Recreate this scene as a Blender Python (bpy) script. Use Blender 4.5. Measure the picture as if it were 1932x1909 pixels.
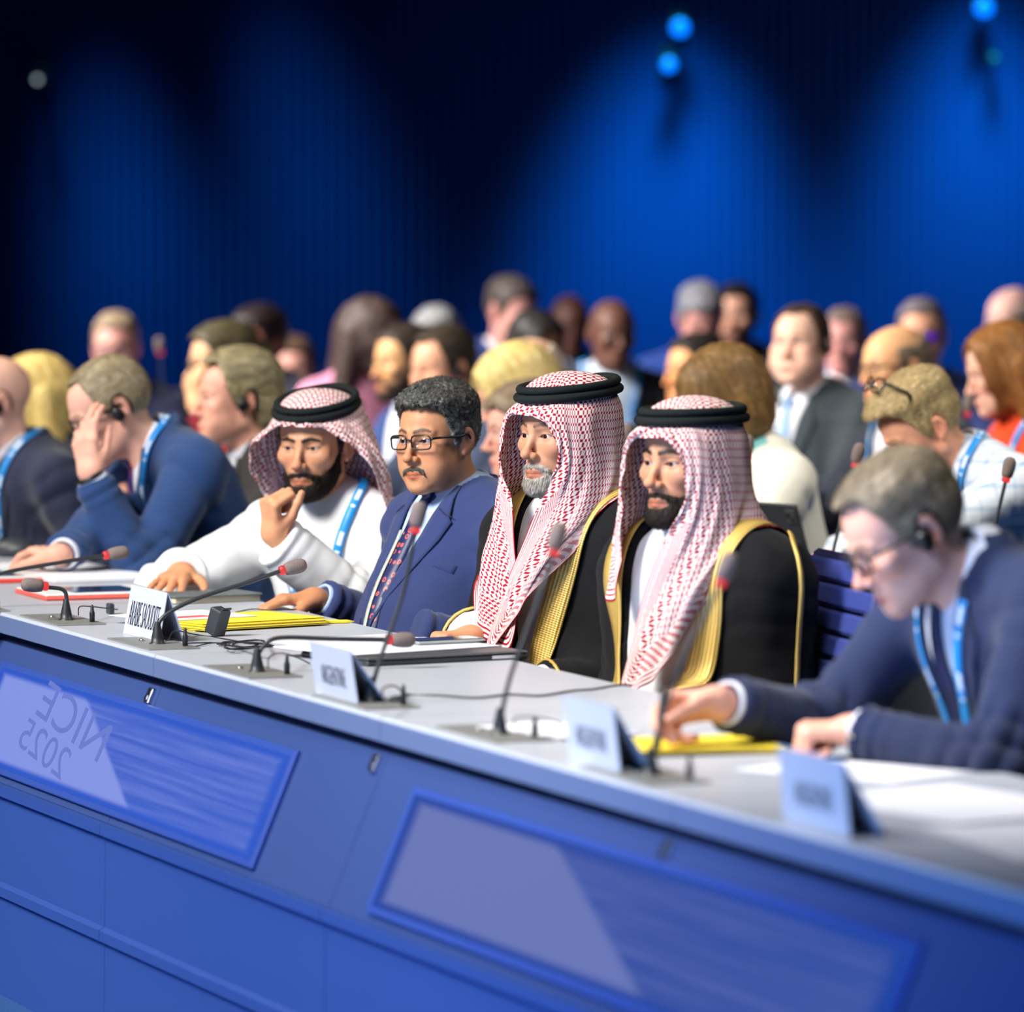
import bpy, math, random
import numpy as np
from mathutils import Vector, Matrix

# ---------------------------------------------------------------- camera, light, exposure
F_PX, CX, CY, HORIZON, CAM_H = 10700.0, 966.0, 954.5, 324.0, 1.67
PITCH = math.atan((CY - HORIZON) / F_PX)
SC = bpy.context.scene
COL = SC.collection
for o in list(bpy.data.objects):
    bpy.data.objects.remove(o)

cam_d = bpy.data.cameras.new('camera')
cam_d.sensor_width = 36.0
cam_d.sensor_fit = 'HORIZONTAL'
cam_d.lens = 36.0 * F_PX / 1932.0
cam_d.clip_end = 200
cam_d.dof.use_dof = True
cam_d.dof.focus_distance = 11.35
cam_d.dof.aperture_fstop = 3.0
cam_o = bpy.data.objects.new('camera', cam_d)
COL.objects.link(cam_o)
cam_o.location = (0, 0, CAM_H)
cam_o.rotation_euler = (math.pi / 2 - PITCH, 0, 0)
SC.camera = cam_o

SC.view_settings.view_transform = 'Standard'
SC.view_settings.look = 'None'
SC.view_settings.exposure = 0.0
SC.view_settings.gamma = 1.0
SC.view_settings.use_curve_mapping = False
SC.cycles.use_denoising = True
SC.cycles.max_bounces = 8
SC.cycles.transparent_max_bounces = 12
SC.cycles.caustics_reflective = False
SC.cycles.caustics_refractive = False
SC.cycles.sample_clamp_indirect = 6.0

world = bpy.data.worlds.new('world')
SC.world = world
world.use_nodes = True
world.node_tree.nodes['Background'].inputs[0].default_value = (0.05, 0.06, 0.1, 1)
world.node_tree.nodes['Background'].inputs[1].default_value = 0.0


def lin(c):
    """sRGB 0-255 to linear."""
    r = []
    for v in c:
        v = v / 255.0
        r.append(v / 12.92 if v <= 0.04045 else ((v + 0.055) / 1.055) ** 2.4)
    return tuple(r)


def lin4(c):
    return lin(c) + (1.0,)


def area_light(name, loc, target, size, size_y, power, color, spread=math.pi):
    d = bpy.data.lights.new(name, 'AREA')
    d.shape = 'RECTANGLE'
    d.size, d.size_y, d.energy, d.color, d.spread = size, size_y, power, color, spread
    o = bpy.data.objects.new(name, d)
    COL.objects.link(o)
    o.location = loc
    o.rotation_euler = (Vector(target) - Vector(loc)).to_track_quat('-Z', 'Y').to_euler()
    return o


def spot_light(name, loc, target, power, color, angle, blend=0.5, radius=0.05):
    d = bpy.data.lights.new(name, 'SPOT')
    d.energy, d.color, d.spot_size, d.spot_blend, d.shadow_soft_size = power, color, angle, blend, radius
    o = bpy.data.objects.new(name, d)
    COL.objects.link(o)
    o.location = loc
    o.rotation_euler = (Vector(target) - Vector(loc)).to_track_quat('-Z', 'Y').to_euler()
    return o


def ray(px, py):
    dx, dy = (px - CX) / F_PX, -(py - CY) / F_PX
    c, s = math.cos(PITCH), math.sin(PITCH)
    # camera forward = (0,c,-s), up = (0,s,c)
    return np.array([dx, c + dy * s, -s + dy * c])


def at(px, py, Y):
    """world point seen at pixel px,py at depth Y"""
    r = ray(px, py)
    return np.array([0, 0, CAM_H]) + r * (Y / r[1])


def on_z(px, py, z):
    """world point seen at pixel px,py on the level z"""
    r = ray(px, py)
    return np.array([0, 0, CAM_H]) + r * ((z - CAM_H) / r[2])


# desk frame: origin at one microphone, s along the desk (towards the camera), t towards the people
DESK_O = on_z(715, 1330, 0.75)
DS = np.array([0.349, -0.937, 0.0])
DT = np.array([0.937, 0.349, 0.0])


def dk(s, t, z=0.75):
    p = DESK_O + DS * s + DT * t
    return np.array([p[0], p[1], z])


DESK_YAW = math.atan2(DS[1], DS[0])      # local +x = along the desk, local +y = towards the people

#@LIGHTS
# hall lighting: soft white panels over the delegates, blue wall-wash spots on the curtain
KEYC = (1.0, .96, .92)
area_light('ceiling_panel_front', (-4.2, 8.4, 4.9), (-.1, 11.9, .9), 2.2, 2.2, 124, KEYC, math.radians(62))
area_light('ceiling_panel_near', (-.6, 7.4, 5.2), (.72, 9.35, 1.2), 1.6, 1.6, 22, KEYC, math.radians(52))
area_light('added_face_fill', (-3.4, 8.2, 4.4), (.62, 9.0, 1.15), 1.0, 1.0, 22, KEYC, math.radians(36))  # fill light added to brighten the writing man's face
area_light('ceiling_panel_middle', (-5.0, 14.2, 4.9), (.8, 16.4, 1.0), 2.4, 2.0, 125, (1.0, .93, .84), math.radians(70))
area_light('ceiling_panel_right', (3.6, 12.4, 5.2), (1.2, 13.6, 1.0), 2.0, 2.0, 42, (1.0, .95, .88), math.radians(80))
area_light('added_rear_fill', (-5.2, 17.4, 5.2), (.4, 19.4, 1.1), 2.4, 2.0, 190, (1.0, .93, .88), math.radians(64))  # fill light added to brighten the back rows
BLUE = (.02, .85, 1.0)
area_light('added_front_blue', (-4.0, 7.2, .35), (-.55, 9.6, .35), 3.2, .3, 13, (.16, .42, 1.0), math.radians(120))  # blue lamp added to tint the desk front, no such fixture in the hall
area_light('added_front_blue', (-2.2, 4.9, .35), (.3, 7.8, .35), 2.6, .3, 75, (.16, .42, 1.0), math.radians(120))  # second added blue lamp, tints the near end of the desk front
area_light('added_near_blue', (-1.6, 5.2, 3.6), (.35, 8.2, .8), .8, .8, 3, (.25, .45, 1.0), math.radians(50))  # added blue lamp, cools the near right of the desk
spot_light('added_desk_blue', (.1, 5.8, 5.4), (.42, 7.75, .75), 45, (.22, .38, 1.0), math.radians(20), .9, .15)  # blue spot added to tint the near right desk top
WALL_Y = 24.0
for px, tx, pw, ang, zz, tz, off in ((20, 290, 640, 28, 3.2, .9, .75), (380, 650, 620, 25, 3.5, 1.0, .75), (1268, 1262, 1100, 50, 2.9, .9, .7), (1880, 1850, 1050, 50, 3.0, .9, .7)):
    a = at(px, 324, WALL_Y - off); b = at(tx, 324, WALL_Y - .05)
    spot_light('curtain_wash', (a[0], a[1], zz), (b[0], b[1], tz), pw, BLUE, math.radians(ang), 1.0, .22)

# ---------------------------------------------------------------- objects and properties
def tag(o, label=None, cat=None, group=None, kind=None):
    if label: o['label'] = label
    if cat: o['category'] = cat
    if group: o['group'] = group
    if kind: o['kind'] = kind
    return o


def thing(name, label, cat, loc=(0, 0, 0), rotz=0.0, group=None):
    o = bpy.data.objects.new(name, None)
    COL.objects.link(o)
    o.location = loc
    o.rotation_euler = (0, 0, rotz)
    o.empty_display_size = 0.05
    return tag(o, label, cat, group)


def mesh_from(name, V, F, smooth=True):
    """V (n,3), F (m,3|4) array or list of lists"""
    me = bpy.data.meshes.new(name)
    V = np.asarray(V, dtype=np.float32)
    if isinstance(F, np.ndarray):
        m, k = F.shape
        me.vertices.add(len(V))
        me.vertices.foreach_set('co', V.ravel())
        me.loops.add(m * k)
        me.loops.foreach_set('vertex_index', F.astype(np.int32).ravel())
        me.polygons.add(m)
        me.polygons.foreach_set('loop_start', (np.arange(m) * k).astype(np.int32))
        me.update(calc_edges=True)
    else:
        me.from_pydata(V.tolist(), [], F)
        me.update()
    if smooth:
        me.shade_smooth()
    return me


def link(name, me, mat=None, parent=None, loc=None, rot=None):
    o = bpy.data.objects.new(name, me)
    COL.objects.link(o)
    if mat is not None and len(me.materials) == 0:
        me.materials.append(mat)
    if parent is not None:
        o.parent = parent
    if loc is not None: o.location = loc
    if rot is not None: o.rotation_euler = rot
    return o


def copy_tree(o, parent=None):
    c = o.copy()
    COL.objects.link(c)
    if parent is not None: c.parent = parent
    for ch in list(o.children):
        copy_tree(ch, c)
    return c


def set_color(me, C):
    a = me.color_attributes.new('col', 'FLOAT_COLOR', 'POINT')
    C4 = np.ones((len(C), 4), dtype=np.float32)
    C4[:, :3] = C
    a.data.foreach_set('color', C4.ravel())


class MB:
    """collects simple shapes into one mesh"""
    def __init__(s):
        s.V, s.F, s.M, s.mi = [], [], [], 0

    def add(s, V, F, M=None):
        b = len(s.V)
        if M is not None:
            V = [tuple(M @ Vector(v)) for v in V]
        s.V += [tuple(v) for v in V]
        s.F += [[b + i for i in f] for f in F]
        s.M += [s.mi] * len(F)

    def box(s, lo, hi, bev=0.0, M=None):
        x0, y0, z0 = lo; x1, y1, z1 = hi
        if bev <= 0:
            V = [(x, y, z) for z in (z0, z1) for y in (y0, y1) for x in (x0, x1)]
            F = [[0, 2, 3, 1], [4, 5, 7, 6], [0, 1, 5, 4], [2, 6, 7, 3], [0, 4, 6, 2], [1, 3, 7, 5]]
            s.add(V, F, M)
            return s
        b = min(bev, (x1 - x0) / 2.01, (y1 - y0) / 2.01, (z1 - z0) / 2.01)
        V, idx = [], {}
        c = [(x0, x1), (y0, y1), (z0, z1)]
        for i in range(8):
            g = [(i >> a) & 1 for a in range(3)]
            for a in range(3):
                v = []
                for q in range(3):
                    e = c[q][g[q]]
                    inn = e + (b if g[q] == 0 else -b)
                    v.append(e if q == a else inn)
                idx[(i, a)] = len(V)
                V.append(tuple(v))
        F = []
        for a in range(3):
            for sgn in (0, 1):
                o1, o2 = [q for q in range(3) if q != a]
                quad = []
                for (p, q) in ((0, 0), (1, 0), (1, 1), (0, 1)):
                    i = (sgn << a) | (p << o1) | (q << o2)
                    quad.append(idx[(i, a)])
                F.append(quad)
        for a in range(3):
            o1, o2 = [q for q in range(3) if q != a]
            for p in (0, 1):
                for q in (0, 1):
                    i0 = (p << o1) | (q << o2)
                    i1 = i0 | (1 << a)
                    F.append([idx[(i0, o1)], idx[(i1, o1)], idx[(i1, o2)], idx[(i0, o2)]])
        for i in range(8):
            F.append([idx[(i, 0)], idx[(i, 1)], idx[(i, 2)]])
        # orient outward
        cen = Vector(((x0 + x1) / 2, (y0 + y1) / 2, (z0 + z1) / 2))
        G = []
        for f in F:
            p = [Vector(V[k]) for k in f]
            n = (p[1] - p[0]).cross(p[2] - p[0])
            m = sum(p, Vector()) / len(p)
            G.append(f if n.dot(m - cen) > 0 else f[::-1])
        s.add(V, G, M)
        return s

    def tube(s, pts, r, n=8, cap=True, closed=False, M=None):
        P = [Vector(p) for p in pts]
        m = len(P)
        R = r if isinstance(r, (list, tuple)) else [r] * m
        V, F = [], []
        up = None
        for i in range(m):
            if closed:
                t = (P[(i + 1) % m] - P[i - 1]).normalized()
            else:
                t = (P[min(i + 1, m - 1)] - P[max(i - 1, 0)]).normalized()
            if up is None:
                up = Vector((0, 0, 1)) if abs(t.z) < 0.9 else Vector((1, 0, 0))
            u = (up - t * up.dot(t))
            if u.length < 1e-6:
                u = t.orthogonal()
            u.normalize()
            up = u
            w = t.cross(u)
            for k in range(n):
                a = 2 * math.pi * k / n
                V.append(P[i] + (u * math.cos(a) + w * math.sin(a)) * R[i])
        for i in range(m if closed else m - 1):
            j = (i + 1) % m
            for k in range(n):
                k2 = (k + 1) % n
                F.append([i * n + k, i * n + k2, j * n + k2, j * n + k])
        if cap and not closed:
            F.append(list(range(n))[::-1])
            F.append([(m - 1) * n + k for k in range(n)])
        s.add(V, F, M)
        return s

    def lathe(s, prof, n=20, M=None):
        """prof: list of (r,z) bottom to top"""
        V, F = [], []
        for (r, z) in prof:
            for k in range(n):
                a = 2 * math.pi * k / n
                V.append((r * math.cos(a), r * math.sin(a), z))
        for i in range(len(prof) - 1):
            for k in range(n):
                k2 = (k + 1) % n
                F.append([i * n + k, i * n + k2, (i + 1) * n + k2, (i + 1) * n + k])
        F.append(list(range(n))[::-1])
        F.append([(len(prof) - 1) * n + k for k in range(n)])
        s.add(V, F, M)
        return s

    def prism(s, poly, z0, z1, M=None):
        n = len(poly)
        V = [(x, y, z0) for x, y in poly] + [(x, y, z1) for x, y in poly]
        F = [list(range(n))[::-1], [n + i for i in range(n)]]
        for i in range(n):
            j = (i + 1) % n
            F.append([i, j, n + j, n + i])
        s.add(V, F, M)
        return s

    def build(s, name, mat, parent=None, smooth=False, loc=None, rotz=None):
        me = mesh_from(name, s.V, s.F, smooth)
        mats = mat if isinstance(mat, (list, tuple)) else [mat]
        for m in mats: me.materials.append(m)
        if len(mats) > 1:
            me.polygons.foreach_set('material_index', s.M)
        o = link(name, me, None, parent, loc)
        if rotz is not None: o.rotation_euler = (0, 0, rotz)
        return o


def auto_smooth(o, ang=35):
    o.data.shade_smooth()
    me = o.data
    try:
        me.set_sharp_from_angle(angle=math.radians(ang))
    except Exception:
        pass
    return o


def spline(pts, n=8, closed=False):
    """Catmull-Rom through pts"""
    P = np.asarray(pts, float)
    m = len(P)
    out = []
    segs = m if closed else m - 1
    for i in range(segs):
        if closed:
            p0, p1, p2, p3 = P[i - 1], P[i], P[(i + 1) % m], P[(i + 2) % m]
        else:
            p1, p2 = P[i], P[i + 1]
            p0 = P[i - 1] if i > 0 else 2 * p1 - p2
            p3 = P[i + 2] if i + 2 < m else 2 * p2 - p1
        for k in range(n):
            t = k / n
            out.append(0.5 * (2 * p1 + (p2 - p0) * t + (2 * p0 - 5 * p1 + 4 * p2 - p3) * t * t + (3 * p1 - p0 - 3 * p2 + p3) * t ** 3))
    if not closed: out.append(P[-1])
    return np.array(out)


# ---------------------------------------------------------------- materials
def new_mat(name):
    m = bpy.data.materials.new(name)
    m.use_nodes = True
    nt = m.node_tree
    b = nt.nodes['Principled BSDF']
    return m, nt, b


def N(nt, typ, **kw):
    n = nt.nodes.new(typ)
    for k, v in kw.items():
        setattr(n, k, v)
    return n


def math_n(nt, op, a, b=None, c=None):
    n = nt.nodes.new('ShaderNodeMath')
    n.operation = op
    for i, v in enumerate((a, b, c)):
        if v is None: continue
        if isinstance(v, (int, float)):
            n.inputs[i].default_value = v
        else:
            nt.links.new(v, n.inputs[i])
    return n.outputs[0]


def plain(name, rgb, rough=0.5, metal=0.0, spec=0.5, noise=0.0, nscale=40.0, bump=0.0, bscale=300.0, sheen=0.0, stretch=None, emit=None, emit_s=0.0, vcol=False, sss=0.0, alpha=1.0, coords='Object'):
    m, nt, b = new_mat(name)
    c = lin4(rgb)
    b.inputs['Base Color'].default_value = c
    b.inputs['Roughness'].default_value = rough
    b.inputs['Metallic'].default_value = metal
    b.inputs['Specular IOR Level'].default_value = spec
    if sheen:
        b.inputs['Sheen Weight'].default_value = sheen
        b.inputs['Sheen Roughness'].default_value = 0.5
    tc = N(nt, 'ShaderNodeTexCoord')
    vec = tc.outputs[coords]
    if stretch:
        mp = N(nt, 'ShaderNodeMapping')
        mp.inputs['Scale'].default_value = stretch
        nt.links.new(vec, mp.inputs['Vector'])
        vec = mp.outputs[0]
    src = None
    if vcol:
        at_ = N(nt, 'ShaderNodeVertexColor')
        at_.layer_name = 'col'
        src = at_.outputs['Color']
        nt.links.new(src, b.inputs['Base Color'])
    if noise:
        t = N(nt, 'ShaderNodeTexNoise')
        t.inputs['Scale'].default_value = nscale
        t.inputs['Detail'].default_value = 4
        nt.links.new(vec, t.inputs['Vector'])
        mr = N(nt, 'ShaderNodeMapRange')
        mr.inputs['From Min'].default_value = 0.3
        mr.inputs['From Max'].default_value = 0.7
        mr.inputs['To Min'].default_value = 1 - noise
        mr.inputs['To Max'].default_value = 1 + noise
        nt.links.new(t.outputs['Fac'], mr.inputs['Value'])
        mx = N(nt, 'ShaderNodeMix', data_type='RGBA', blend_type='MULTIPLY')
        mx.inputs[0].default_value = 1.0
        if src is not None: nt.links.new(src, mx.inputs[6])
        else: mx.inputs[6].default_value = c
        nt.links.new(mr.outputs[0], mx.inputs[7])
        nt.links.new(mx.outputs[2], b.inputs['Base Color'])
    if bump:
        t = N(nt, 'ShaderNodeTexNoise')
        t.inputs['Scale'].default_value = bscale
        t.inputs['Detail'].default_value = 3
        nt.links.new(vec, t.inputs['Vector'])
        bp = N(nt, 'ShaderNodeBump')
        bp.inputs['Strength'].default_value = bump
        bp.inputs['Distance'].default_value = 0.002
        nt.links.new(t.outputs['Fac'], bp.inputs['Height'])
        nt.links.new(bp.outputs[0], b.inputs['Normal'])
    if emit is not None:
        b.inputs['Emission Color'].default_value = lin4(emit)
        b.inputs['Emission Strength'].default_value = emit_s
    if sss:
        b.inputs['Subsurface Weight'].default_value = sss
        b.inputs['Subsurface Radius'].default_value = (1.0, 0.35, 0.2)
        b.inputs['Subsurface Scale'].default_value = 0.006
    b.inputs['Alpha'].default_value = alpha
    return m


_MC = {}
def cmat(kind, rgb, **kw):
    """cached material"""
    key = (kind, tuple(rgb), tuple(sorted(kw.items())))
    if key not in _MC:
        base = dict(
            wool=dict(rough=0.85, spec=0.25, noise=0.10, nscale=900, bump=0.25, bscale=1400, sheen=0.15),
            cotton=dict(rough=0.8, spec=0.2, noise=0.03, nscale=200, bump=0.15, bscale=1200, sheen=0.1),
            hair=dict(rough=0.5, spec=0.35, noise=0.45, nscale=60, bump=0.8, bscale=220, stretch=(1, 0.25, 0.4)),
            plastic=dict(rough=0.4, spec=0.5),
            metal=dict(rough=0.3, metal=1.0),
            satin=dict(rough=0.5, spec=0.4, bump=0.1, bscale=1500),
        )[kind].copy()
        base.update(kw)
        _MC[key] = plain(kind + '_' + '_'.join(str(int(v)) for v in rgb), rgb, **base)
    return _MC[key]

# ---------------------------------------------------------------- distance fields and their surface
f32 = np.float32


def vec(*a):
    return np.array(a, dtype=np.float32)


def ell(c, r, rot=None):
    c = np.asarray(c, f32); r = np.asarray(r, f32)
    RT = None if rot is None else np.asarray(rot, f32)      # columns = ellipsoid axes
    def fn(P):
        q = P - c
        if RT is not None: q = q @ RT
        a = q / r
        k0 = np.sqrt((a * a).sum(1) + 1e-9)
        b = a / r
        k1 = np.sqrt((b * b).sum(1) + 1e-9)
        return k0 * (k0 - 1) / k1
    return (fn, c, float(r.max()))


def cone(a, b, ra, rb):
    a = np.asarray(a, f32); b = np.asarray(b, f32)
    ab = b - a
    L2 = float((ab * ab).sum()) + 1e-12
    def fn(P):
        q = P - a
        h = np.clip((q @ ab) / L2, 0, 1)
        d = q - h[:, None] * ab
        return np.sqrt((d * d).sum(1)) - (ra + (rb - ra) * h)
    return (fn, (a + b) / 2, math.sqrt(L2) / 2 + max(ra, rb))


def rbox(c, half, rad, rot=None):
    c = np.asarray(c, f32); hf = np.asarray(half, f32) - rad
    RT = None if rot is None else np.asarray(rot, f32)
    def fn(P):
        q = P - c
        if RT is not None: q = q @ RT
        q = np.abs(q) - hf
        return np.sqrt((np.maximum(q, 0) ** 2).sum(1)) + np.minimum(q.max(1), 0) - rad
    return (fn, c, float(np.linalg.norm(np.asarray(half))))


def free(fn):
    return (fn, None, 0.0)


def smin(a, b, k):
    if k <= 0: return np.minimum(a, b)
    h = np.maximum(k - np.abs(a - b), 0) / k
    return np.minimum(a, b) - h * h * (k * 0.25)


def smax(a, b, k):
    return -smin(-a, -b, k)


class SDF:
    def __init__(s):
        s.ops = []

    def add(s, p, k=0.0):
        s.ops.append(('+', p, k)); return s

    def sub(s, p, k=0.0):
        s.ops.append(('-', p, k)); return s

    def cut(s, fn, k=0.0):
        """keep where fn<0"""
        s.ops.append(('&', free(fn), k)); return s

    def chain(s, pts, rad, k=0.0, sub=False):
        n = len(pts)
        R = rad if isinstance(rad, (list, tuple)) else [rad] * n
        for i in range(n - 1):
            c = cone(pts[i], pts[i + 1], R[i], R[i + 1])
            (s.sub if sub else s.add)(c, k)
        return s

    def copy(s):
        o = SDF(); o.ops = list(s.ops); return o

    def __call__(s, P):
        P = np.asarray(P, f32)
        d = np.full(len(P), 10.0, f32)
        for op, (fn, c, R), k in s.ops:
            if c is not None:
                q = P - c
                lim = R + k + 0.05
                m = (q * q).sum(1) < lim * lim
                if op == '+':
                    m |= d > 5
                idx = np.nonzero(m)[0]
                if len(idx) == 0: continue
                if len(idx) < len(P):
                    dd = d[idx]
                    e = fn(P[idx])
                    d[idx] = smin(dd, e, k) if op == '+' else smax(dd, -e, k)
                    continue
            e = fn(P)
            d = smin(d, e, k) if op == '+' else (smax(d, -e, k) if op == '-' else smax(d, e, k))
        return d


def mesh_sdf(f, lo, hi, h, slack=1.5):
    """surface of f=0 as quads (surface nets on sparse blocks)"""
    lo = np.asarray(lo, float); hi = np.asarray(hi, float)
    B = 8
    H = B * h
    nb = np.maximum(1, np.ceil((hi - lo) / H).astype(int))
    g = np.stack(np.meshgrid(*[np.arange(n) for n in nb], indexing='ij'), -1).reshape(-1, 3)
    # coarse pass
    cen = lo + (g + 0.5) * H
    d = np.concatenate([f(cen[i:i + 200000]) for i in range(0, len(cen), 200000)])
    g = g[np.abs(d) < H * 0.87 * slack]
    if len(g) == 0:
        return np.zeros((0, 3)), np.zeros((0, 4), int)
    o9 = np.stack(np.meshgrid(*[np.arange(B + 1)] * 3, indexing='ij'), -1).reshape(-1, 3)
    vals = np.empty((len(g), (B + 1) ** 3), f32)
    CH = 400
    for i in range(0, len(g), CH):
        gi = g[i:i + CH]
        P = lo + (gi[:, None, :] * B + o9[None]) * h
        vals[i:i + CH] = f(P.reshape(-1, 3)).reshape(len(gi), -1)
    v = vals.reshape(-1, B + 1, B + 1, B + 1)
    ins = v < 0
    act = ins.any((1, 2, 3)) & ~ins.all((1, 2, 3))
    v, ins, g = v[act], ins[act], g[act]
    D = (nb * B + 2).astype(np.int64)
    def key(ijk):
        return (ijk[..., 0].astype(np.int64) * D[1] + ijk[..., 1]) * D[2] + ijk[..., 2]
    cnt = np.zeros((len(v), B, B, B), np.int8)
    for dx in (0, 1):
        for dy in (0, 1):
            for dz in (0, 1):
                cnt += ins[:, dx:dx + B, dy:dy + B, dz:dz + B]
    b, x, y, z = np.nonzero((cnt > 0) & (cnt < 8))
    cell = g[b] * B + np.stack([x, y, z], 1)
    acc = np.zeros((len(b), 3)); num = np.zeros(len(b))
    for ax in range(3):
        o1, o2 = [q for q in range(3) if q != ax]
        for p in (0, 1):
            for q in (0, 1):
                off = [0, 0, 0]; off[o1] = p; off[o2] = q
                a = v[b, x + off[0], y + off[1], z + off[2]]
                off2 = list(off); off2[ax] = 1
                c = v[b, x + off2[0], y + off2[1], z + off2[2]]
                m = (a < 0) != (c < 0)
                t = np.where(m, a / np.where(m, a - c, 1), 0)
                pt = np.zeros((len(b), 3))
                pt[:, ax] = t; pt[:, o1] = p; pt[:, o2] = q
                acc += pt * m[:, None]; num += m
    V = lo + (cell + acc / num[:, None]) * h
    kk = key(cell)
    order = np.argsort(kk)
    sk = kk[order]
    quads = []
    for ax in range(3):
        o1, o2 = (ax + 1) % 3, (ax + 2) % 3
        sl0 = [slice(0, B)] * 3; sl1 = [slice(0, B)] * 3
        sl1[ax] = slice(1, B + 1)
        a = ins[(slice(None),) + tuple(sl0)]; c = ins[(slice(None),) + tuple(sl1)]
        bb, xx, yy, zz = np.nonzero(a != c)
        e = g[bb] * B + np.stack([xx, yy, zz], 1)
        flip = a[bb, xx, yy, zz]
        ids = []
        ok = np.ones(len(e), bool)
        for (p, q) in ((0, 0), (-1, 0), (-1, -1), (0, -1)):
            cc = e.copy(); cc[:, o1] += p; cc[:, o2] += q
            k2 = key(cc)
            j = np.searchsorted(sk, k2)
            j = np.minimum(j, len(sk) - 1)
            ok &= (sk[j] == k2) & (cc >= 0).all(1)
            ids.append(order[j])
        Q = np.stack(ids, 1)[ok]
        fl = flip[ok]
        Q[~fl] = Q[~fl][:, ::-1]
        quads.append(Q)
    return V, np.concatenate(quads)


def grad(f, P, e=0.002):
    g = np.empty((len(P), 3))
    for a in range(3):
        d = np.zeros(3); d[a] = e
        g[:, a] = f(P + d) - f(P - d)
    n = np.linalg.norm(g, axis=1, keepdims=True)
    return g / np.maximum(n, 1e-9)


def snap(f, P, off=0.0, it=6):
    """closest surface points (offset outwards by off) and normals"""
    P = np.array(P, float)
    for _ in range(it):
        n = grad(f, P)
        P = P - n * (f(P) - off)[:, None]
    return P, grad(f, P)


def vnoise(P, seed=0):
    """smooth value noise in [-1,1]"""
    P = np.asarray(P, float)
    i = np.floor(P).astype(np.int64)
    u = P - i
    u = u * u * (3 - 2 * u)
    def hsh(a):
        n = (a[:, 0] * 73856093) ^ (a[:, 1] * 19349663) ^ (a[:, 2] * 83492791) ^ (seed * 2654435761)
        n = (n ^ (n >> 13)) * 1274126177
        n &= 0x7fffffff
        n = (n ^ (n >> 16)) & 0xffff
        return n / 32767.5 - 1
    r = 0
    for dx in (0, 1):
        for dy in (0, 1):
            for dz in (0, 1):
                w = (u[:, 0] if dx else 1 - u[:, 0]) * (u[:, 1] if dy else 1 - u[:, 1]) * (u[:, 2] if dz else 1 - u[:, 2])
                r = r + w * hsh(i + np.array([dx, dy, dz]))
    return r


def sstep(a, b, x):
    t = np.clip((x - a) / (b - a), 0, 1)
    return t * t * (3 - 2 * t)


def rotx(a):
    c, s = math.cos(a), math.sin(a)
    return np.array([[1, 0, 0], [0, c, -s], [0, s, c]])


def roty(a):
    c, s = math.cos(a), math.sin(a)
    return np.array([[c, 0, s], [0, 1, 0], [-s, 0, c]])


def rotz_(a):
    c, s = math.cos(a), math.sin(a)
    return np.array([[c, -s, 0], [s, c, 0], [0, 0, 1]])


def norm(v):
    v = np.asarray(v, float)
    return v / np.linalg.norm(v)


def rows(R):
    """mesh faces of a grid of R rows (n,m,3)"""
    n, m = R.shape[:2]
    i = np.arange(n - 1)[:, None] * m + np.arange(m - 1)[None]
    F = np.stack([i, i + 1, i + m + 1, i + m], -1).reshape(-1, 4)
    return R.reshape(-1, 3), F


def thicken(V, F, th, Nrm=None):
    """closed slab from an open grid mesh"""
    V = np.asarray(V, float)
    if Nrm is None:
        Nrm = np.zeros_like(V)
        for k in range(F.shape[1]):
            a = V[F[:, k]]; b = V[F[:, (k + 1) % F.shape[1]]]; c = V[F[:, k - 1]]
            np.add.at(Nrm, F[:, k], np.cross(b - a, c - a))
        Nrm /= np.maximum(np.linalg.norm(Nrm, axis=1, keepdims=True), 1e-12)
    n = len(V)
    V2 = np.concatenate([V, V - Nrm * th])
    F2 = [F, F[:, ::-1] + n]
    E = np.concatenate([np.stack([F[:, k], F[:, (k + 1) % F.shape[1]]], 1) for k in range(F.shape[1])])
    ks = np.minimum(E[:, 0], E[:, 1]).astype(np.int64) * n + np.maximum(E[:, 0], E[:, 1])
    u, inv, c = np.unique(ks, return_inverse=True, return_counts=True)
    Eb = E[c[inv] == 1]
    if F.shape[1] == 3:
        F2.append(np.stack([Eb[:, 1], Eb[:, 0], Eb[:, 0] + n], 1))
        F2.append(np.stack([Eb[:, 1], Eb[:, 0] + n, Eb[:, 1] + n], 1))
    else:
        F2.append(np.stack([Eb[:, 1], Eb[:, 0], Eb[:, 0] + n, Eb[:, 1] + n], 1))
    return V2, np.concatenate(F2)


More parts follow.
